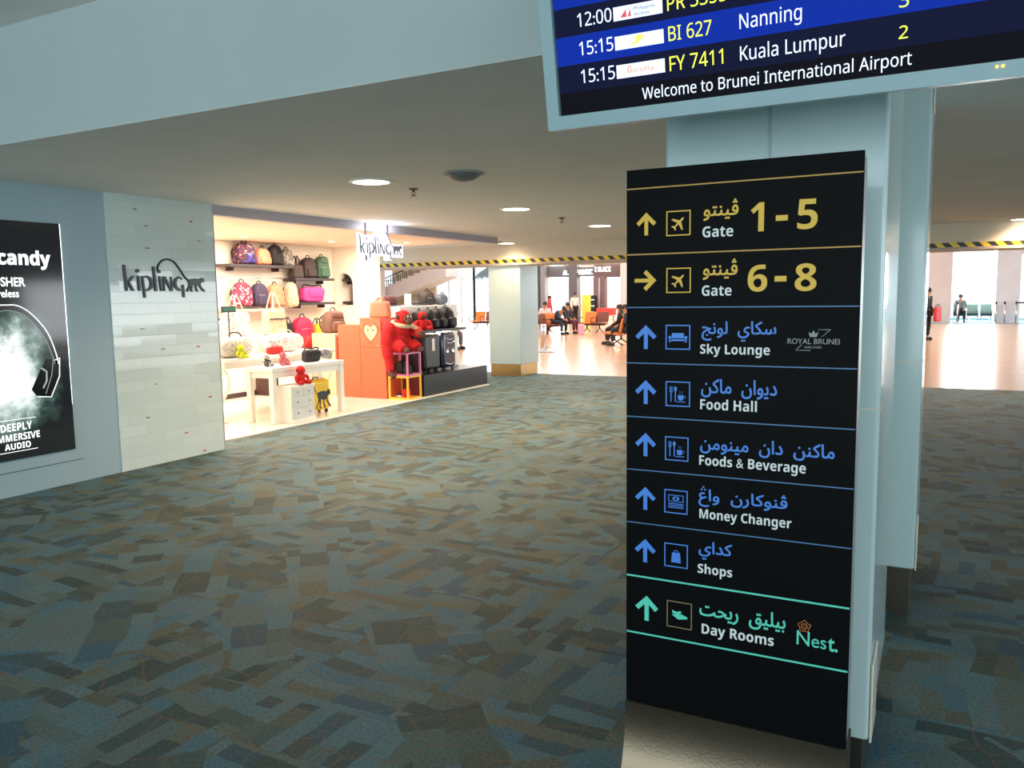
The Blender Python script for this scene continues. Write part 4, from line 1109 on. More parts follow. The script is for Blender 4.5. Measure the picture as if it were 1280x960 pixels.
# drawers with a red toy on top, yellow case below the table
t = thing('drawer_cabinet', 'small white cabinet of drawers at the shop floor edge', 'cabinet', (-7.355, 7.93, .012), SOFF)
b = MB(); b.box((-.215, -.13, .03), (.215, .13, .46), M_white, .003); b.box((-.225, -.14, .45), (.225, .14, .475), M_white, .003); b.box((-.225, -.14, 0), (.225, .14, .04), M_white, .003); b.build('carcass', t)
M_dr = mat('drawer_pale_grey', (206, 210, 208), .35, noise=(3, .02))
for x0, x1, z0, z1 in ((-.205, -.003, .345, .44), (.003, .205, .345, .44), (-.205, .205, .20, .335), (-.205, .205, .055, .19)):
    b = MB(); b.box((x0, -.142, z0), (x1, -.130, z1), M_dr, .002); d_ = b.build('drawer', t)
    for q in ((x0 + x1) / 2,) if x1 - x0 < .3 else (-.11, .11):
        b = MB(); b.ball((q, -.150, (z0 + z1) / 2), .011, mat('drawer_knob', (150, 152, 152), .3, .5), 10, 8); b.build('knob', d_)
plush('red furry monkey toy sitting on the white drawer cabinet', (-7.30, 7.98, .49), F_redfur, .235, fur2=F_redfur)
sc_ = suitcase('yellow hard case with a dark monkey print under the white table', (-7.60, 8.60, .012), SOFF, .36, .22, .47, F_caseylw)
tr3 = lambda x, z: ((x - 950) / 210 * .30 + .025, (505 - z) / 150 * .25 + .165)
b = MB(); emblem_pts = [(866, 430), (905, 420), (955, 418), (1002, 426), (1018, 410), (1040, 410), (1052, 420), (1058, 438), (1054, 452), (1038, 458), (1022, 460), (1008, 478), (1012, 496), (1030, 522), (1058, 548), (1054, 560), (1036, 556), (1006, 522), (992, 494), (974, 490), (962, 506), (968, 535), (984, 552), (978, 560), (956, 556), (948, 520), (946, 490), (918, 484), (916, 512), (906, 540), (918, 552), (912, 560), (890, 556), (894, 520), (892, 498), (872, 528), (862, 550), (868, 560), (846, 556), (848, 542), (868, 512), (880, 484), (870, 456)]
b.poly([tr3(x, z) for x, z in emblem_pts], -.1125, -.1105, M_black); b.tube(blend([(tr3(x, z)[0], -.1115, tr3(x, z)[1]) for x, z in ((872, 440), (850, 420), (835, 395), (830, 380))], 4), .006, M_black, 6); b.build('animal_print', sc_)
t = thing('sign_holder', 'little dark green sign on a pole above the white bags', 'sign', (-8.335, 7.80, .84), SOFF)
b = MB(); b.lathe([(0, 0), (.04, 0), (.04, .008), (.01, .012), (.009, .60), (0, .60)], M_black, seg=14); b.build('pole', t)
b = MB(); b.box((-.12, -.016, .585), (.12, .004, .665), M_black, .004); sb = b.build('sign_board', t)
b = MB(); b.box((-.10, -.018, .605), (.10, -.016, .645), mat('sign_green', (24, 92, 66), .4)); b.build('green_panel', sb)

# ------------------------------------------------------------------ coral counter, cubes, gorilla
t = thing('coral_counter', 'coral orange counter with a pale monkey face printed on its speckled block', 'counter', (-8.0, 10.20, .012))
b = MB(); b.box((-.50, 0, 0), (-.065, .42, 1.155), M_coral, .004); b.build('low_block', t)
b = MB(); b.box((-.06, .0, 0), (.42, .42, .80), M_coral, .004); b.build('base_block', t)
b = MB(); b.box((-.06, .0, .803), (.34, .42, 1.265), spots('coral_speckle', [(0, (226, 104, 70)), (.6, (226, 104, 70)), (.72, (172, 92, 62)), (.86, (240, 140, 104))], 75, .4), .004); sp_ = b.build('speckled_block', t)
heart = [(.0, -.14), (.07, -.075), (.115, -.01), (.125, .05), (.10, .10), (.055, .115), (.0, .075), (-.055, .115), (-.10, .10), (-.125, .05), (-.115, -.01), (-.07, -.075)]
b = MB(); b.poly([(.15 + x * 1.32, 1.035 + z * 1.32) for x, z in heart], -.0014, 0, mat('print_coral_dark', (226, 92, 62), .4))
b.poly([(.15 + x, 1.04 + z) for x, z in heart], -.0026, -.0014, mat('print_peach', (250, 190, 160), .4))
for q in (-.05, .05): b.poly([(.15 + q + .016 * math.cos(2 * math.pi * k / 10), 1.075 + .014 * math.sin(2 * math.pi * k / 10)) for k in range(10)], -.0038, -.0026, F_skin)
b.poly([(.15 - .012, .985), (.15 + .012, .985), (.15, .97)], -.0038, -.0026, F_skin); b.build('face_print', sp_)
tote('tan leather handbag on top of the speckled coral block', (-7.80, 10.40, 1.277), .35, .34, .20, .25, F_tan, F_tan, .06, name='handbag')


def cube(label, z, m, mi):
    t = thing('cube_frame', label, 'display cube', (-7.365, 10.40, z))
    h = .185; s = .365; r = .014
    for sx in (-1, 1):
        for sy in (-1, 1):
            b = MB(); b.box((sx * (h - r) - r, sy * (h - r) - r, 0), (sx * (h - r) + r, sy * (h - r) + r, s), m, .002); b.build('post', t)
    for zz in (0, s - 2 * r):
        for sx in (-1, 1):
            b = MB(); b.box((sx * (h - r) - r, -h + 2 * r, zz), (sx * (h - r) + r, h - 2 * r, zz + 2 * r), m); b.build('rail', t)
            b = MB(); b.box((-h + 2 * r, sx * (h - r) - r, zz), (h - 2 * r, sx * (h - r) + r, zz + 2 * r), m); b.build('rail', t)
    b = MB(); b.box((-h + .004, -h + .004, s - .006), (h - .004, h - .004, s), m); b.build('top_board', t)
    b = MB(); b.box((-h + .03, h - .03, .03), (h - .03, h - .02, s - .03), mi); b.build('back_panel', t)
    return t


cube('open yellow cube frame standing on the shop floor', .012, mat('yellow_lacquer', (238, 188, 56), .35, noise=(3, .03)), mat('maroon_panel', (110, 24, 28), .5))
cube('open pink cube frame stacked on the yellow one', .378, mat('pink_lacquer', (216, 120, 172), .35, noise=(3, .03)), mat('dark_panel', (60, 44, 46), .5))
backpack('black bag inside the pink cube frame', (-7.41, 10.40, .408), SOFF, .17, .14, .20, F_black)
backpack('small black bag inside the pink cube frame beside the other', (-7.265, 10.34, .408), .2, .11, .08, .16, F_black)
t = thing('cap', 'red cap lying in the yellow cube frame', 'cap', (-7.30, 10.34, .041), .4)
b = MB(); b.pillow((0, 0, 0), (.14, .14, .13), F_redfur, .8, .9); b.build('crown', t)
b = MB(); b.pillow((0, -.07, .005), (.11, .09, .015), F_redfur, .8, .9); b.build('peak', t)
t = thing('sandal', 'white and dark sandal lying in the yellow cube frame', 'shoe', (-7.45, 10.34, .041), .9)
b = MB(); b.pillow((0, 0, 0), (.08, .22, .02), M_white, .6, .8); b.build('sole', t)
b = MB(); b.tube([(-.04, -.02, .012), (-.025, -.02, .05), (.025, -.02, .05), (.04, -.02, .012)], .012, M_strap, 6); b.build('strap', t)

G = thing('gorilla_toy', 'big red furry gorilla toy with a cream scarf sitting on the pink cube', 'soft toy', (-7.38, 10.30, .745), R(80))


def remesh(b, name, parent, vox, m, smooth_it=6):
    o = b.build(name, parent)
    md = o.modifiers.new('r', 'REMESH'); md.mode = 'VOXEL'; md.voxel_size = vox
    sm = o.modifiers.new('s', 'SMOOTH'); sm.iterations = smooth_it; sm.factor = .5
    dg = bpy.context.evaluated_depsgraph_get(); me = bpy.data.meshes.new_from_object(o.evaluated_get(dg))
    o.modifiers.clear(); o.data = me
    me.materials.clear(); me.materials.append(m)
    for p in me.polygons: p.use_smooth = True; p.material_index = 0
    return o


b = MB()                      # faces -Y in its own frame, leaning forward over its fists
b.pillow((0, .06, .0), (.42, .38, .46), F_redfur, .9, .9, .05, lean=-.05)
b.ball((0, -.02, .36), (.20, .17, .15), F_redfur)
b.ball((0, -.10, .53), (.115, .12, .125), F_redfur)
for q in (-1, 1):
    b.tube(blend([(q * .06, -.03, .60), (q * .10, -.07, .60)], 3), .03, F_redfur, 8)
b.tube(blend([(-.15, .0, .42), (-.24, .0, .30), (-.285, -.02, .12), (-.29, -.05, -.08), (-.285, -.08, -.27)], 5), [.105] * 5 + [.10] * 5 + [.085] * 5 + [.065] * 6, F_redfur, 12)
b.tube(blend([(.15, -.02, .40), (.21, -.14, .32), (.17, -.27, .29), (.10, -.33, .31)], 5), [.10] * 5 + [.085] * 5 + [.07] * 6, F_redfur, 12)
for q in (-1, 1):
    b.tube(blend([(q * .11, -.04, .09), (q * .16, -.17, .10), (q * .15, -.25, .06)], 4), [.10] * 5 + [.08] * 4, F_redfur, 10)
remesh(b, 'body', G, .016, F_redfur)
b = MB(); b.ball((0, -.195, .515), (.085, .05, .075), F_skin); b.ball((0, -.23, .475), (.07, .055, .05), F_skin); remesh(b, 'face', G, .010, F_skin, 3)
for q in (-1, 1):
    b = MB(); b.ball((q * .032, -.238, .548), (.016, .012, .016), M_white, 10, 8); b.ball((q * .032, -.249, .548), (.008, .006, .008), M_black, 8, 6); b.build('eye', G)
    b = MB(); b.ball((q * .118, -.09, .545), (.02, .035, .04), F_skin, 10, 8); b.build('ear', G)


def paw(cx, cy, cz, d, parent):
    b = MB(); b.ball((cx, cy, cz), (.052, .05, .045), F_skin)
    for k in range(4): b.tube(blend([(cx - .036 + .024 * k, cy - .02, cz), (cx - .038 + .025 * k, cy - .05, cz - .03 * d), (cx - .036 + .024 * k, cy - .045, cz - .065 * d)], 3), [.017] * 5 + [.014] * 2, F_skin, 8)
    b.tube(blend([(cx + .04, cy - .01, cz), (cx + .065, cy - .03, cz - .02 * d), (cx + .055, cy - .045, cz - .045 * d)], 3), [.018] * 5 + [.014] * 2, F_skin, 8)
    b.build('paw', parent)


paw(-.285, -.095, -.315, 1, G); paw(.08, -.375, .30, 1, G)
for q in (-1, 1):
    b = MB(); b.pillow((q * .15, -.31, .0), (.09, .10, .09), F_skin, .8, .8); b.build('foot', G)
b = MB(); n = 20
b.tube([(.155 * math.cos(2 * math.pi * k / n), -.07 + .135 * math.sin(2 * math.pi * k / n), .435 + .035 * math.sin(2 * math.pi * k / n)) for k in range(n)], .034, F_creamprint, 8, closed=True)
b.tube(blend([(.06, -.19, .41), (.12, -.26, .36), (.13, -.30, .28)], 4), .032, F_creamprint, 8); b.build('scarf', G)
plush('small red furry monkey with a brown face on the black shelf behind the gorilla', (-7.40, 10.97, 1.052), F_redfur, .30, F_skin, R(60), 'monkey_toy')

# ------------------------------------------------------------------ luggage gondola
t = thing('luggage_gondola', 'white luggage stand with a black plinth and a black shelf', 'display stand', (-7.45, 11.68, .012))
b = MB(); b.box((-.32, -1.0, 0), (.25, 1.05, .335), M_black, .004); b.build('plinth', t)
b = MB(); b.box((-.37, -.80, .335), (-.32, .98, 1.43), M_whitegloss, .003); b.build('back_board', t)
b = MB(); b.box((-.90, -.80, 0), (-.37, .98, 1.43), M_white, .003); b.build('cabinet', t)
l = bpy.data.lights.new('lamp', 'AREA'); l.shape = 'RECTANGLE'; l.size = .06; l.size_y = 1.3; l.energy = 7; l.color = (1, .95, .88)
lo = bpy.data.objects.new('lamp', l); col.objects.link(lo); lo.parent = t; lo.location = (0.02, -.05, .99)
b = MB(); b.box((-.32, -.80, .998), (.10, .60, 1.04), M_black, .003); b.build('shelf', t)
b = MB(); b.box((-.32, -.78, .335), (-.29, .92, .99), M_whitegloss, .003); b.build('lower_panel', t)
for k, (y, w_, h_, rz) in enumerate(((11.20, .23, .33, .12), (11.46, .23, .34, .08), (11.715, .23, .35, .04), (12.0, .30, .37, 0.0))):
    backpack(('glossy black backpack first in the row on the black shelf, beside the monkey toy', 'glossy black backpack second in the row on the black shelf', 'glossy black backpack third in the row on the black shelf', 'big black backpack with a pale tag at the far end of the black shelf')[k],
             (-7.56, y, 1.052), SOFF + rz, w_, .24, h_, F_black2, group='black backpacks on the luggage stand', lean=.05)
b = MB(); b.box((.03, -.165, .22), (.09, -.16, .27), M_white, .001); b.build('tag', bpy.data.objects['backpack.%03d' % (sum(1 for o in bpy.data.objects if o.name.startswith('backpack')) - 1)])
s1 = suitcase('dark grey case with a white hang tag on the black plinth', (-7.46, 11.16, .347), SOFF, .48, .26, .64, F_caseblk)
b = MB(); b.box((-.03, -.137, .36), (.05, -.133, .56), M_white, .001); b.build('hang_tag', s1)
s2 = suitcase('navy case with silver bands on the black plinth beside the dark grey one', (-7.46, 11.68, .347), SOFF, .42, .26, .65, F_navy, M_metal)
b = MB()
for zz in (.54, .48, .12): b.tube([(-.16, -.132, zz), (0, -.137, zz - .025), (.16, -.132, zz)], .011, M_metal, 6)
b.build('silver_band', s2)
for q in (-.09, .09):
    b = MB(); b.M = Matrix.Translation((q, -.131, .33)) @ Matrix.Rotation(R(90), 4, 'X'); b.lathe([(.034, 0), (.045, .006), (.034, .01), (.026, .004)], M_metal, seg=16); b.build('round_lock', s2)
# things standing on top of the gondola cabinet
ZG = 1.442
backpack('black and tan backpack on top of the luggage stand', (-8.10, 12.18, ZG), SOFF, .34, .20, .26, spots('tan_black', [(0, (40, 34, 32)), (.5, (70, 54, 46)), (.7, (178, 140, 110)), (.85, (36, 32, 32))], 9), F_black)
duffel('slate grey bag at the far end of the luggage stand top', (-8.02, 12.50, ZG), SOFF, .26, .20, .19, mat('slate_fabric', (92, 98, 112), .7, noise=(10, .15)), M_strap, name='soft_bag')
t = thing('price_card', 'plain white card standing on the luggage stand top', 'card', (-8.05, 11.52, ZG), SOFF)
b = MB(); b.box((-.09, -.006, 0), (.09, .006, .20), M_white, .002); b.build('card', t)
b = MB(); b.box((-.09, -.02, 0), (.09, .05, .008), M_white, .002); b.build('card_foot', t)
for y, lab in ((11.05, 'dark red knitted hat on the luggage stand top'), (11.86, 'folded black pouch on the luggage stand top')):
    t = thing('soft_hat' if y < 11.5 else 'folded_pouch', lab, 'hat' if y < 11.5 else 'pouch', (-8.08, y, ZG), SOFF)
    mm = mat('maroon_knit', (84, 46, 52), .9, noise=(20, .2)) if y < 11.5 else F_black
    b = MB(); b.pillow((0, 0, 0), (.24, .20, .18 if y < 11.5 else .07), mm, .7, .7); b.build('body', t)
    b = MB(); b.pillow((0, -.03, 0), (.30, .26, .03), F_black, .6, .7); b.build('brim' if y < 11.5 else 'flap', t)
for k, (x, y, lab) in enumerate(((-9.2, 9.0, 'small bright spotlight in the shop ceiling near the tiled corner'), (-8.9, 10.6, 'small bright spotlight in the shop ceiling above the coral counter'), (-8.1, 11.6, 'small bright spotlight in the shop ceiling above the luggage stand'))):
    t = thing('ceiling_spotlight', lab, 'ceiling light', (x, y, 2.52))
    b = MB(); b.lathe([(.05, -.008), (.07, -.008), (.072, 0), (.05, 0), (.05, -.008)], M_white, seg=20, caps=False); b.build('trim_ring', t)
    b = MB(); b.lathe([(0, -.006), (.05, -.006), (.05, -.001), (0, -.001)], M_lampglow, seg=20); b.build('diffuser', t)


# ================================================================== departure hall beyond
M_orange = mat('orange_leather', (206, 116, 42), .45, noise=(6, .08))
M_brownl = mat('brown_leather', (112, 56, 36), .5, noise=(6, .1))
M_dkmetal = mat('dark_metal', (40, 38, 42), .4, .6, noise=(10, .1))
M_greycol = mat('grey_column', (128, 128, 136), .4, noise=(3, .05))
M_charfas = mat('charcoal_fascia', (88, 88, 94), .5, noise=(3, .05))
M_mullion = mat('white_mullion', (214, 216, 218), .4, noise=(3, .02))
M_litint = mat('shop_display_wall', (244, 240, 232), .6, noise=(5, .06))


def window(name, x0, x1, z0, z1, y, nx, rails=(), parent_kind=True):
    b = MB(); b.box((x0, y, z0), (x1, y + .012, z1), M_glass); o = struct(b.build(name))
    for k in range(nx + 1):
        x = x0 + (x1 - x0) * k / nx
        f = MB(); f.box((x - .05, y - .06, z0), (x + .05, y + .06, z1), M_mullion, .004); f.build('mullion', o)
    for z in rails:
        f = MB(); f.box((x0, y - .04, z - .03), (x1, y + .04, z + .03), M_mullion, .004); f.build('transom', o)
    return o


def wall(name, lo, hi, m):
    b = MB(); b.box(lo, hi, m); return struct(b.build(name))


# end of the hall on the right of the totem
M_whall = mat('hall_white_wall', (200, 194, 196), .6, noise=(2, .03))
wall('wall_hall_end', (-14.0, 43.2, 0), (.50, 43.6, 5.5), M_whall)
wall('wall_hall_end', (2.28, 43.2, 0), (3.18, 43.6, 5.5), mat('hall_cool_wall', (200, 204, 216), .6, noise=(2, .03)))
wall('wall_hall_end', (.50, 43.2, 3.35), (2.28, 43.6, 5.5), M_whall)
wall('wall_hall_end', (3.18, 43.2, 3.1), (13, 43.6, 5.5), M_whall)
window('window_1', .50, 2.28, .0, 3.35, 47.5, 2, (3.05,))
window('window_2', 3.18, 12.9, 0, 3.1, 43.35, 6, (.9,))
wall('wall_hall_side', (.30, 43.6, 0), (.50, 47.6, 5.5), M_whall); wall('wall_hall_side', (2.28, 43.6, 0), (2.48, 47.6, 5.5), M_whall)
# stair wall and glass on the left
wall('wall_hall_left', (-30.2, 41.6, 0), (-27.0, 41.9, 5.5), M_beige)
wall('pillar', (-29.75, 39.3, 0), (-29.35, 39.7, 5.5), M_whall)
window('window_3', -27.0, -24.4, 0, 5.4, 41.75, 3, (2.6,))
window('window_4', -24.4, -19.5, 0, 5.4, 41.75, 4, (1.1,))
window('window_5', -40, -30.2, 0, 5.4, 41.75, 5, (1.4, 2.6))
# shop row in the middle
t = thing('shop_row', 'row of bright duty-free shopfronts under charcoal fascias', 'shopfront', (-16.8, 40.0, 0))
b = MB(); b.box((-2.2, 2.6, 0), (2.85, 2.75, 3.3), M_litint); b.build('back_wall', t)
b = MB(); b.box((-2.2, .1, 2.52), (-.74, .4, 3.12), M_charfas); f1 = b.build('fascia', t)
b = MB(); b.box((-.26, .1, 2.52), (.72, .4, 3.02), M_charfas); f2 = b.build('fascia', t)
b = MB(); b.box((.72, .02, 2.44), (2.30, .4, 3.12), mat('umber_fascia', (96, 78, 80), .5, noise=(3, .05))); f3 = b.build('fascia', t)
b = MB(); b.box((-.74, 0, 0), (-.26, .5, 3.3), mat('charcoal_column', (92, 90, 98), .5, noise=(3, .05))); b.build('column', t)
for x0, x1 in ((.66, .92), (1.04, 1.30)):
    b = MB(); b.box((x0, 0, 0), (x1, .4, 2.5), mat('plum_column', (112, 88, 96), .5, noise=(3, .05))); b.build('column', t)
b = MB(); b.box((.92, .05, 0), (1.04, .35, 2.5), M_whall); b.build('column', t)
b = MB(); b.box((2.24, -.2, 0), (2.62, .3, 3.3), M_whall); b.build('column', t)
b = MB(); b.box((-2.65, -.2, 0), (-2.42, .2, 3.3), M_dkmetal); b.build('column', t)
b = MB(); b.box((-2.30, -.2, 0), (-2.05, .2, 3.3), M_greycol); b.build('column', t)
b = MB(); b.box((-2.2, .1, 3.3), (2.85, 2.75, 3.4), M_charfas); b.build('soffit', t)
for x0, x1 in ((-1.9, -.9), (-.1, .75), (1.2, 2.2)):
    b = MB(); b.box((x0, -.10, 3.16), (x1, .06, 3.2), M_lampglow); b.build('strip_light', t)
M_lit = mat('lit_letter', (255, 255, 255), .4, emit=2.2)
b = MB(); b.text(sans('a.', True), -1.10, -.78, 2.62, 2.86, .099, M_lit, depth=.02); b.build('lettering', f1)
b = MB(); b.text(sans('FABRIC', True), -.33 + .02, .60, 2.62, 2.88, .099, M_lit, depth=.02); b.build('lettering', f2)
b = MB(); b.text(sans('I BLACK', True), .76, 1.64, 2.74, 3.0, .019, M_lit, depth=.02); b.build('lettering', f3)
for x0, x1 in ((-2.05, -.74), (-.26, .66), (1.30, 2.24)):
    b = MB(); b.box((x0 + .04, 2.45, .9), (x1 - .04, 2.6, 2.3), spots('lit_goods', [(0, (250, 246, 240)), (.62, (244, 232, 222)), (.8, (214, 160, 150)), (.9, (150, 170, 190))], 9)); b.build('goods_panel', t)
l = area('shop_row_light', (-16.6, 41.4, 3.2), (0, 0, 0), 4.2, 1.6, 260, (1, .97, .92))
t = thing('display_rack', 'yellow green merchandise rack in the middle shopfront', 'display rack', (-16.28, 39.7, 0))
M_ylg = mat('yellow_green', (222, 214, 84), .5, noise=(4, .1))
b = MB(); b.box((-.30, -.2, 0), (.20, .2, 1.55), M_ylg, .01); b.build('panel', t)
b = MB(); b.box((.22, -.2, 0), (.40, .2, 1.5), M_black, .004); b.build('side_shelf', t)
for z in (.3, .62, .94, 1.26):
    b = MB(); b.box((.21, -.23, z), (.41, -.2, z + .06), M_white); b.build('shelf_edge', t)
t = thing('promotion_counter', 'red topped white counter by the umber fascia', 'counter', (-15.2, 39.4, 0))
b = MB(); b.box((-.30, -.25, 0), (.42, .25, .50), M_white, .004); b.build('body', t)
b = MB(); b.box((-.42, -.30, .50), (.46, .30, .86), mat('promo_red', (206, 62, 56), .5, noise=(5, .1)), .02); b.build('red_top', t)
t = thing('red_post', 'slim red standing post in front of the first shop', 'post', (-18.3, 39.2, 0))
b = MB(); b.lathe([(0, 0), (.16, 0), (.15, .9), (.10, 1.15), (.09, 1.42), (0, 1.42)], mat('post_red', (168, 50, 56), .5, noise=(6, .1)), seg=14); b.build('column', t)
b = MB(); b.lathe([(0, 1.42), (.10, 1.42), (.09, 1.52), (0, 1.52)], M_dkmetal, seg=14); b.build('cap', t)

# staircase and palm behind the glass line
t = thing('staircase', 'white staircase with dark balusters climbing beyond the shop', 'staircase', (-36.05, 40.0, 0))
P = [(0, 0)]; n = 24
for k in range(n):
    P += [(.45 * k, .148 * (k + 1)), (.45 * (k + 1), .148 * (k + 1))]
P += [(.45 * n, .148 * n - .85), (2.6, 0)]
b = MB(); b.poly(P[::-1], 0, 1.4, M_whall); b.build('flight', t)
for k in range(13, 24):
    x = .45 * k + .21; z = .148 * (k + 1)
    b = MB()
    for q in (-.12, .02, .16): b.box((x + q - .02, .06, z), (x + q + .02, .10, z + .42), M_dkmetal)
    b.build('baluster', t)
b = MB(); b.tube([(.45 * 13, .08, .148 * 14 + .45), (0.45 * 24, .08, .148 * 25 + .45)], .035, M_dkmetal, 8); b.build('handrail', t)
t = thing('palm_tree', 'dark palm tree with drooping fronds beyond the glass wall', 'tree', (-23.75, 43.6, 0))
M_trunk = mat('palm_trunk', (70, 72, 78), .9, noise=(8, .2)); M_frond = mat('palm_frond', (44, 56, 58), .8, noise=(8, .2))
b = MB(); b.tube(blend([(0, 0, 0), (.03, 0, 1.2), (-.02, 0, 2.3), (0, 0, 3.15)], 4), [.15] * 5 + [.12] * 5 + [.10] * 3, M_trunk, 10); b.build('trunk', t)
for k in range(13):
    a = 2 * math.pi * k / 13 + .2; el = .35 + .25 * (k % 3); ln = 1.25
    pts = blend([(0, 0, 3.1), (ln * .4 * math.cos(a), ln * .4 * math.sin(a), 3.1 + .30 * el), (ln * .8 * math.cos(a), ln * .8 * math.sin(a), 3.12 - .1 + .1 * el), (ln * 1.05 * math.cos(a), ln * 1.05 * math.sin(a), 2.72 + .2 * el)], 6)
    b = MB(); b.tube(pts, .018, M_frond, 5)
    side = Vector((-math.sin(a), math.cos(a), 0))
    for i, p in enumerate(pts[3:]):
        for q in (-1, 1):
            e_ = Vector(p) + side * q * .26 + Vector((0, 0, -.20)); d_ = (Vector(pts[min(i + 4, len(pts) - 1)]) - Vector(p)); d_ = d_.normalized() if d_.length > 1e-6 else Vector((math.cos(a), math.sin(a), -.5))
            b.tube([p, Vector(p) * .5 + e_ * .5 + d_ * .06, e_ + d_ * .12], [.03, .03, .006], M_frond, 4)
    b.build('frond', t)
for x, lab in ((-22.9, 'low dark shrub at the foot of the palm tree'), (-21.9, 'low dark shrub beyond the orange seats, farther from the palm trunk')):
    t = thing('shrub', lab, 'shrub', (x, 43.4, 0)); b = MB()
    for k in range(60):
        a = random.uniform(0, 6.28); el = random.uniform(.2, 1.3); ln = random.uniform(.4, .8)
        d_ = Vector((math.cos(a) * math.cos(el), math.sin(a) * math.cos(el), math.sin(el)))
        b.tube([(0, 0, .05), d_ * ln * .6, d_ * ln + Vector((0, 0, -.08))], [.02, .05, .005], M_frond, 4)
    b.build('leaves', t)


# ------------------------------------------------------------------ seating
def bench(label, loc, rotz, n, colours):
    t = thing('airport_bench', label, 'bench', loc, rotz, 'orange seating in the departure hall')
    b = MB(); b.box((-.3 * n + .05, -.05, .29), (.3 * n - .05, .05, .34), M_dkmetal, .01); b.build('beam', t)
    for k in range(n):
        x = -.3 * n + .3 + .6 * k; m_ = colours[k % len(colours)]
        b = MB(); b.M = Matrix.Translation((x, -.02, .34)) @ Matrix.Rotation(R(-4), 4, 'X'); b.box((-.27, -.26, 0), (.27, .24, .07), m_, .03, 3); b.build('seat', t)
        b = MB(); b.M = Matrix.Translation((x, .22, .42)) @ Matrix.Rotation(R(-14), 4, 'X'); b.box((-.27, 0, 0), (.27, .06, .44), m_, .025, 3); b.build('backrest', t)
        b = MB(); b.tube([(x - .29, -.20, .40), (x - .29, -.20, .60), (x - .29, .16, .62)], .016, M_dkmetal, 6); b.build('armrest', t)
    for x in (-.3 * n + .3, .3 * n - .3) if n > 1 else (0,):
        b = MB(); b.tube([(x, 0, .30), (x, 0, .16)], .03, M_dkmetal, 8)
        for q in (-1, 1): b.tube([(x, 0, .18), (x, q * .20, .05), (x, q * .28, .014)], .02, M_dkmetal, 7)
        b.build('leg', t)
    return t


bench('orange and brown seats holding the two people who lean together', (-13.75, 30.0, 0), R(90), 3, [M_brownl, M_orange, M_orange])
bench('pair of orange seats facing the lobby past the leaning people', (-12.75, 31.6, 0), R(-8), 2, [M_orange, M_brownl])
bench('long empty orange bench in front of the promotion counter', (-11.6, 33.5, 0), R(5), 3, [M_orange])
bench('orange and brown seats under the long-haired woman beside the totem', (-8.86, 24.0, 0), R(-90), 2, [M_brownl, M_orange])
bench('orange and brown seats far off in front of the palm tree', (-19.0, 33.2, 0), R(-4), 2, [M_orange, M_brownl])
bench('orange seats half hidden behind the luggage stand, with crossed grey legs', (-13.2, 20.7, 0), R(90), 2, [M_orange])


# ------------------------------------------------------------------ people
def skin(name, verts, edges, radii, m, parent=None, sub=1, root=0):
    me = bpy.data.meshes.new(name); me.from_pydata([Vector(v) for v in verts], edges, [])
    o = bpy.data.objects.new(name, me); col.objects.link(o)
    o.modifiers.new('k', 'SKIN')
    for i, r in enumerate(radii):
        sv = me.skin_vertices[0].data[i]; sv.radius = r if isinstance(r, tuple) else (r, r); sv.use_root = (i == root)
    sd = o.modifiers.new('d', 'SUBSURF'); sd.levels = sub; sd.render_levels = sub
    dg = bpy.context.evaluated_depsgraph_get(); nm = bpy.data.meshes.new_from_object(o.evaluated_get(dg))
    o.modifiers.clear(); o.data = nm; nm.materials.clear(); nm.materials.append(m)
    for p in nm.polygons: p.use_smooth = True; p.material_index = 0
    if parent: o.parent = parent
    return o


POSE = {
    'stand': dict(pel=(0, 0, .93), mid=(0, .01, 1.12), che=(0, 0, 1.30), nec=(0, -.01, 1.44), hea=(0, -.03, 1.56), hip=(.09, 0, .90), kne=(.10, -.02, .49), ank=(.10, .02, .085), sho=(.175, .0, 1.375), elb=(.235, .03, 1.10), wri=(.235, -.10, .88)),
    'sit': dict(pel=(0, 0, .53), mid=(0, .0, .70), che=(0, -.01, .88), nec=(0, -.03, 1.02), hea=(0, -.06, 1.13), hip=(.09, -.02, .51), kne=(.12, -.44, .50), ank=(.12, -.43, .085), sho=(.17, -.01, .95), elb=(.22, -.08, .70), wri=(.13, -.30, .60)),
    'lean': dict(pel=(0, 0, .53), mid=(0, -.08, .70), che=(0, -.20, .84), nec=(0, -.32, .94), hea=(0, -.42, 1.00), hip=(.09, -.02, .51), kne=(.13, -.44, .50), ank=(.12, -.42, .085), sho=(.165, -.24, .90), elb=(.20, -.36, .66), wri=(.07, -.52, .60)),
}
M_skin = mat('skin_tone', (176, 128, 100), .6, noise=(10, .05)); M_hair = mat('dark_hair', (30, 24, 24), .6, noise=(30, .2)); M_shoe = mat('dark_shoe', (28, 26, 28), .5, noise=(10, .1))


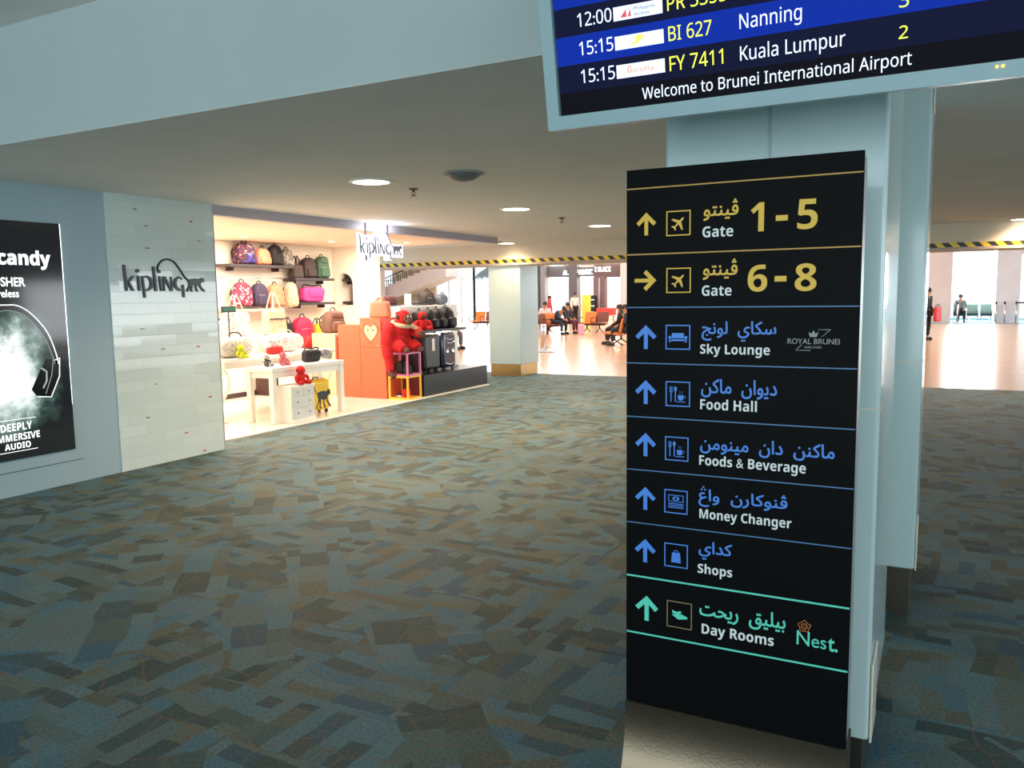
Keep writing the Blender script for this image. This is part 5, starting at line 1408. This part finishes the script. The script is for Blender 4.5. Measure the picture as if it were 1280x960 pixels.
def person(label, loc, rotz, pose, shirt, trousers, hair='short', long_sleeve=True, s=1.0):
    J = {k: Vector(v) for k, v in POSE[pose].items()}
    t = thing('person', label, 'person', loc, rotz); t.scale = (s, s, s)
    mir = lambda v: Vector((-v.x, v.y, v.z))
    V, E_, Rr = [], [], []

    def add(p, r, to=None):
        V.append(Vector(p)); Rr.append(r); i = len(V) - 1
        if to is not None: E_.append((to, i))
        return i
    pel = add(J['pel'], (.13, .10)); mid = add(J['mid'], (.115, .09), pel); che = add(J['che'], (.14, .10), mid)
    nec = add(J['nec'], .052, che); up_ = (J['hea'] - J['nec']).normalized()
    h0 = add(J['hea'] - up_ * .05, (.062, .070), nec); h1 = add(J['hea'] + up_ * .03, (.076, .092), h0); add(J['hea'] + up_ * .105, (.055, .065), h1)
    for f in (lambda v: v, mir):
        h = add(f(J['hip']), .088, pel); k = add(f(J['kne']), .058, h); a = add(f(J['ank']), .040, k); add(f(J['ank']) + Vector((0, -.13, -.045)), .034, a)
        sh = add(f(J['sho']), .058, che); e = add(f(J['elb']), .042, sh); w = add(f(J['wri']), .027, e)
        d = (J['wri'] - J['elb']).normalized(); d = f(d); sd = Vector((d.y, -d.x, 0)); sd = sd.normalized() if sd.length > .1 else Vector((0, 1, 0)); sd2 = d.cross(sd)
        pm = add(f(J['wri']) + d * .055, (.034, .020), w)
        for q, ln in ((-.026, .058), (-.009, .068), (.009, .064), (.026, .050)):
            b0 = add(f(J['wri']) + d * .09 + sd * q, .009, pm); b1 = add(f(J['wri']) + d * (.09 + ln * .5) + sd * q * 1.1 + sd2 * .008, .0085, b0); add(f(J['wri']) + d * (.09 + ln * .85) + sd * q * 1.1 + sd2 * .03, .0075, b1)
        th = add(f(J['wri']) + d * .045 + sd * .045 + sd2 * .01, .010, pm); add(f(J['wri']) + d * .085 + sd * .058 + sd2 * .018, .009, th)
    body = skin('body', V, E_, Rr, M_skin, t, 2)
    # face: nose, ears, eyes, mouth joined to the body mesh as one figure
    fd = Vector((0, -1, 0)); fd = (fd - up_ * fd.dot(up_)).normalized() if abs(up_.y) < .9 else Vector((0, -.5, -.86)); sx = Vector((1, 0, 0)); hc = J['hea'] + up_ * .02
    b = MB(); b.bm.from_mesh(body.data); b.mats = [M_skin]
    b.tube([hc + fd * .085 + up_ * .015, hc + fd * .112 - up_ * .018], [.010, .016], M_skin, 7)
    for q in (-1, 1): b.ball(hc + sx * q * .080 - up_ * .005, (.012, .020, .030), M_skin, 8, 6)
    for q in (-1, 1): b.ball(hc + sx * q * .030 + fd * .086 + up_ * .018, .010, M_hair, 8, 6)
    b.tube([hc + fd * .088 - up_ * .045 - sx * .022, hc + fd * .095 - up_ * .047, hc + fd * .088 - up_ * .045 + sx * .022], .006, mat('lip_tone', (150, 84, 76), .6), 6)
    me = bpy.data.meshes.new('body'); b.bm.to_mesh(me); b.bm.free()
    for m_ in b.mats: me.materials.append(m_)
    body.data = me
    # clothes
    V, E_, Rr = [], [], []
    pel = add(J['pel'] + (J['mid'] - J['pel']) * .1, (.15, .12)); mid = add(J['mid'], (.135, .11), pel); che = add(J['che'], (.16, .12), mid); add(J['che'] + (J['nec'] - J['che']) * .62, .072, che)
    for f in (lambda v: v, mir):
        sh = add(f(J['sho']), .075, che); e = add(f(J['elb']), .056, sh)
        if long_sleeve: add(f(J['elb']) * .12 + f(J['wri']) * .88, .042, e)
    skin('top', V, E_, Rr, shirt, t, 2)
    V, E_, Rr = [], [], []
    pel = add(J['pel'], (.148, .118))
    for f in (lambda v: v, mir):
        h = add(f(J['hip']), .105, pel); k = add(f(J['kne']), .075, h); add(f(J['kne']) * .1 + f(J['ank']) * .9, .062, k)
    skin('trousers', V, E_, Rr, trousers, t, 2)
    for q in (1, -1):
        a = J['ank'] if q > 0 else mir(J['ank'])
        b = MB(); b.pillow((a.x, a.y - .06, 0), (.10, .27, .10), M_shoe, .5, .7, .25); b.build('shoe', t)
    b = MB(); b.M = Matrix.Translation(J['hea'] + up_ * .045 - fd * .018) @ up_.to_track_quat('Z', 'Y').to_matrix().to_4x4()
    b.ball((0, 0, 0.005), (.092, .106, .088), M_hair)
    if hair == 'long':
        b.M = Matrix.Identity(4); b.pillow(J['hea'] - fd * .075 - Vector((0, 0, .36)), (.22, .13, .42), M_hair, .7, .8, .15)
    b.build('hair', t)
    return t


C_navy = mat('navy_suit', (34, 38, 56), .8, noise=(12, .12)); C_dark = mat('dark_grey_suit', (44, 42, 50), .8, noise=(12, .12)); C_maroon = mat('maroon_cloth', (84, 36, 52), .8, noise=(12, .12)); C_pink = mat('pale_pink_cloth', (230, 196, 196), .8, noise=(12, .06))
C_white = mat('white_shirt', (232, 222, 214), .8, noise=(12, .05)); C_blk = mat('black_cloth', (24, 22, 28), .8, noise=(12, .15)); C_grey = mat('grey_trousers', (88, 94, 108), .8, noise=(12, .12)); C_brown = mat('dark_brown_cloth', (56, 36, 34), .8, noise=(12, .12)); C_slate = mat('slate_cloth', (110, 118, 122), .8, noise=(12, .1))
person('person in a navy jacket bending forward on the orange seats', (-13.62, 29.75, 0), R(72), 'lean', C_navy, C_navy)
person('person in dark clothes and maroon trousers sitting beside the bending one', (-13.45, 30.45, 0), R(80), 'sit', C_dark, C_maroon, s=1.0)
person('person in pale pink seated half behind the square pillar', (-14.35, 30.3, 0), R(20), 'sit', C_pink, C_dark, s=1.04)
person('shop worker in a white shirt and dark trousers standing in the shopfront', (-16.72, 38.9, 0), R(60), 'stand', C_white, C_blk)
person('person with long dark hair and brown top seated beside the totem', (-8.84, 24.25, 0), R(-80), 'sit', C_brown, C_dark, hair='long')
person('person in a dark suit seated close to the totem edge', (-8.48, 23.75, 0), R(-70), 'sit', C_dark, C_navy)
person('person all in black standing beyond the pillars with a red bag', (-.33, 28.6, 0), R(60), 'stand', C_blk, C_blk, s=.97)
person('person in slate grey seated far off against the bright window', (.90, 44.15, 0), R(6), 'sit', C_slate, C_blk, s=1.05)
person('person in grey trousers seated behind the luggage stand', (-13.10, 20.75, 0), R(80), 'sit', C_dark, C_grey)
t = thing('carrier_bag', 'red carrier bag held by the person in black', 'bag', (-.03, 28.5, .58), R(60))
b = MB(); b.pillow((0, 0, 0), (.30, .12, .46), mat('carrier_red', (190, 40, 44), .5, noise=(6, .08)), .2, .3, .02); b.build('body', t)
for q in (-1, 1):
    b = MB(); b.tube(arc((0, q * .03, .45), .09, 0, 180, 8), .008, M_dkmetal, 6); b.build('handle', t)
t = thing('carrier_bag', 'pink carrier bag on the floor by the maroon trousers', 'bag', (-12.52, 29.75, 0), R(30))
b = MB(); b.pillow((0, 0, 0), (.26, .14, .42), mat('carrier_pink', (224, 150, 176), .5, noise=(6, .08)), .2, .3, .02); b.build('body', t)
for q in (-1, 1):
    b = MB(); b.tube(arc((0, q * .03, .41), .07, 0, 180, 8), .008, M_dkmetal, 6); b.build('handle', t)


# ------------------------------------------------------------------ barriers, bollard, lounge seats
def stanchion(label, x, y, name='barrier_post', cat='barrier post'):
    t = thing(name, label, cat, (x, y, .006), 0, 'belt barrier posts')
    b = MB(); b.lathe([(0, 0), (.155, 0), (.155, .015), (.05, .035), (0, .035)], M_metal, seg=20); b.build('base_disc', t)
    b = MB(); b.lathe([(0, .03), (.035, .03), (.035, .88), (0, .88)], M_metal, seg=14); b.build('pole', t)
    b = MB(); b.lathe([(0, .88), (.042, .88), (.042, .96), (.02, .975), (0, .975)], M_dkmetal, seg=14); b.build('belt_head', t)
    return t


stanchion('chrome barrier post in front of the seated person in slate grey', .77, 42.9)
stanchion('chrome barrier post at the window edge of the cool white wall', 2.30, 42.9)
stanchion('chrome barrier post in the middle of the cool white wall', 2.64, 42.9)
stanchion('chrome barrier post with a black belt running off to the side', 3.07, 42.7)
t = thing('barrier_belt', 'black belt stretched from the last barrier post', 'belt', (3.10, 42.7, .93))
b = MB(); b.box((.02, -.003, -.03), (1.9, .003, .03), M_black); b.build('webbing', t)
b = MB(); b.box((1.88, -.02, -.035), (1.93, .02, .035), M_dkmetal, .004); b.build('clip', t)
stanchion('second chrome barrier post holding the other end of the black belt', 5.08, 42.7)
t = thing('bollard', 'short stainless floor post beside the square white pillar', 'bollard', (-9.72, 20.4, 0))
b = MB(); b.lathe([(0, .02), (.085, .02), (.085, .74), (.07, .78), (0, .78)], M_metal, seg=20); b.build('post', t)
b = MB(); b.box((-.10, -.12, 0), (.32, .12, .05), M_metal, .01); b.tube([(.05, 0, .13), (.30, 0, .13), (.31, 0, .04)], .012, M_metal, 6); b.build('foot_bracket', t)
M_teals = mat('teal_seat', (150, 186, 180), .7, noise=(6, .1)); M_dkteal = mat('dark_teal_seat', (40, 76, 84), .7, noise=(6, .1))
for x, lab in ((.86, 'pale teal lounge chair under the person in slate grey'), (1.42, 'pale teal lounge chair next to the seated person by the window'), (1.98, 'pale teal lounge chair nearer the cool white wall')):
    t = thing('lounge_chair', lab, 'chair', (x, 44.2, .0), 0)
    b = MB(); b.box((-.24, -.26, .30), (.24, .24, .44), M_dkteal, .04, 3); b.build('seat', t)
    b = MB(); b.box((-.24, .18, .40), (.24, .28, .86), M_teals, .04, 3); b.build('backrest', t)
    for sx in (-1, 1):
        for sy in (-1, 1):
            b = MB(); b.tube([(sx * .20, sy * .2, .30), (sx * .22, sy * .22, 0)], .016, M_metal, 6); b.build('leg', t)
    for sx in (-1, 1):
        b = MB(); b.box((sx * .225 - .025, -.24, .42), (sx * .225 + .025, .18, .58), M_teals, .02); b.build('armrest', t)
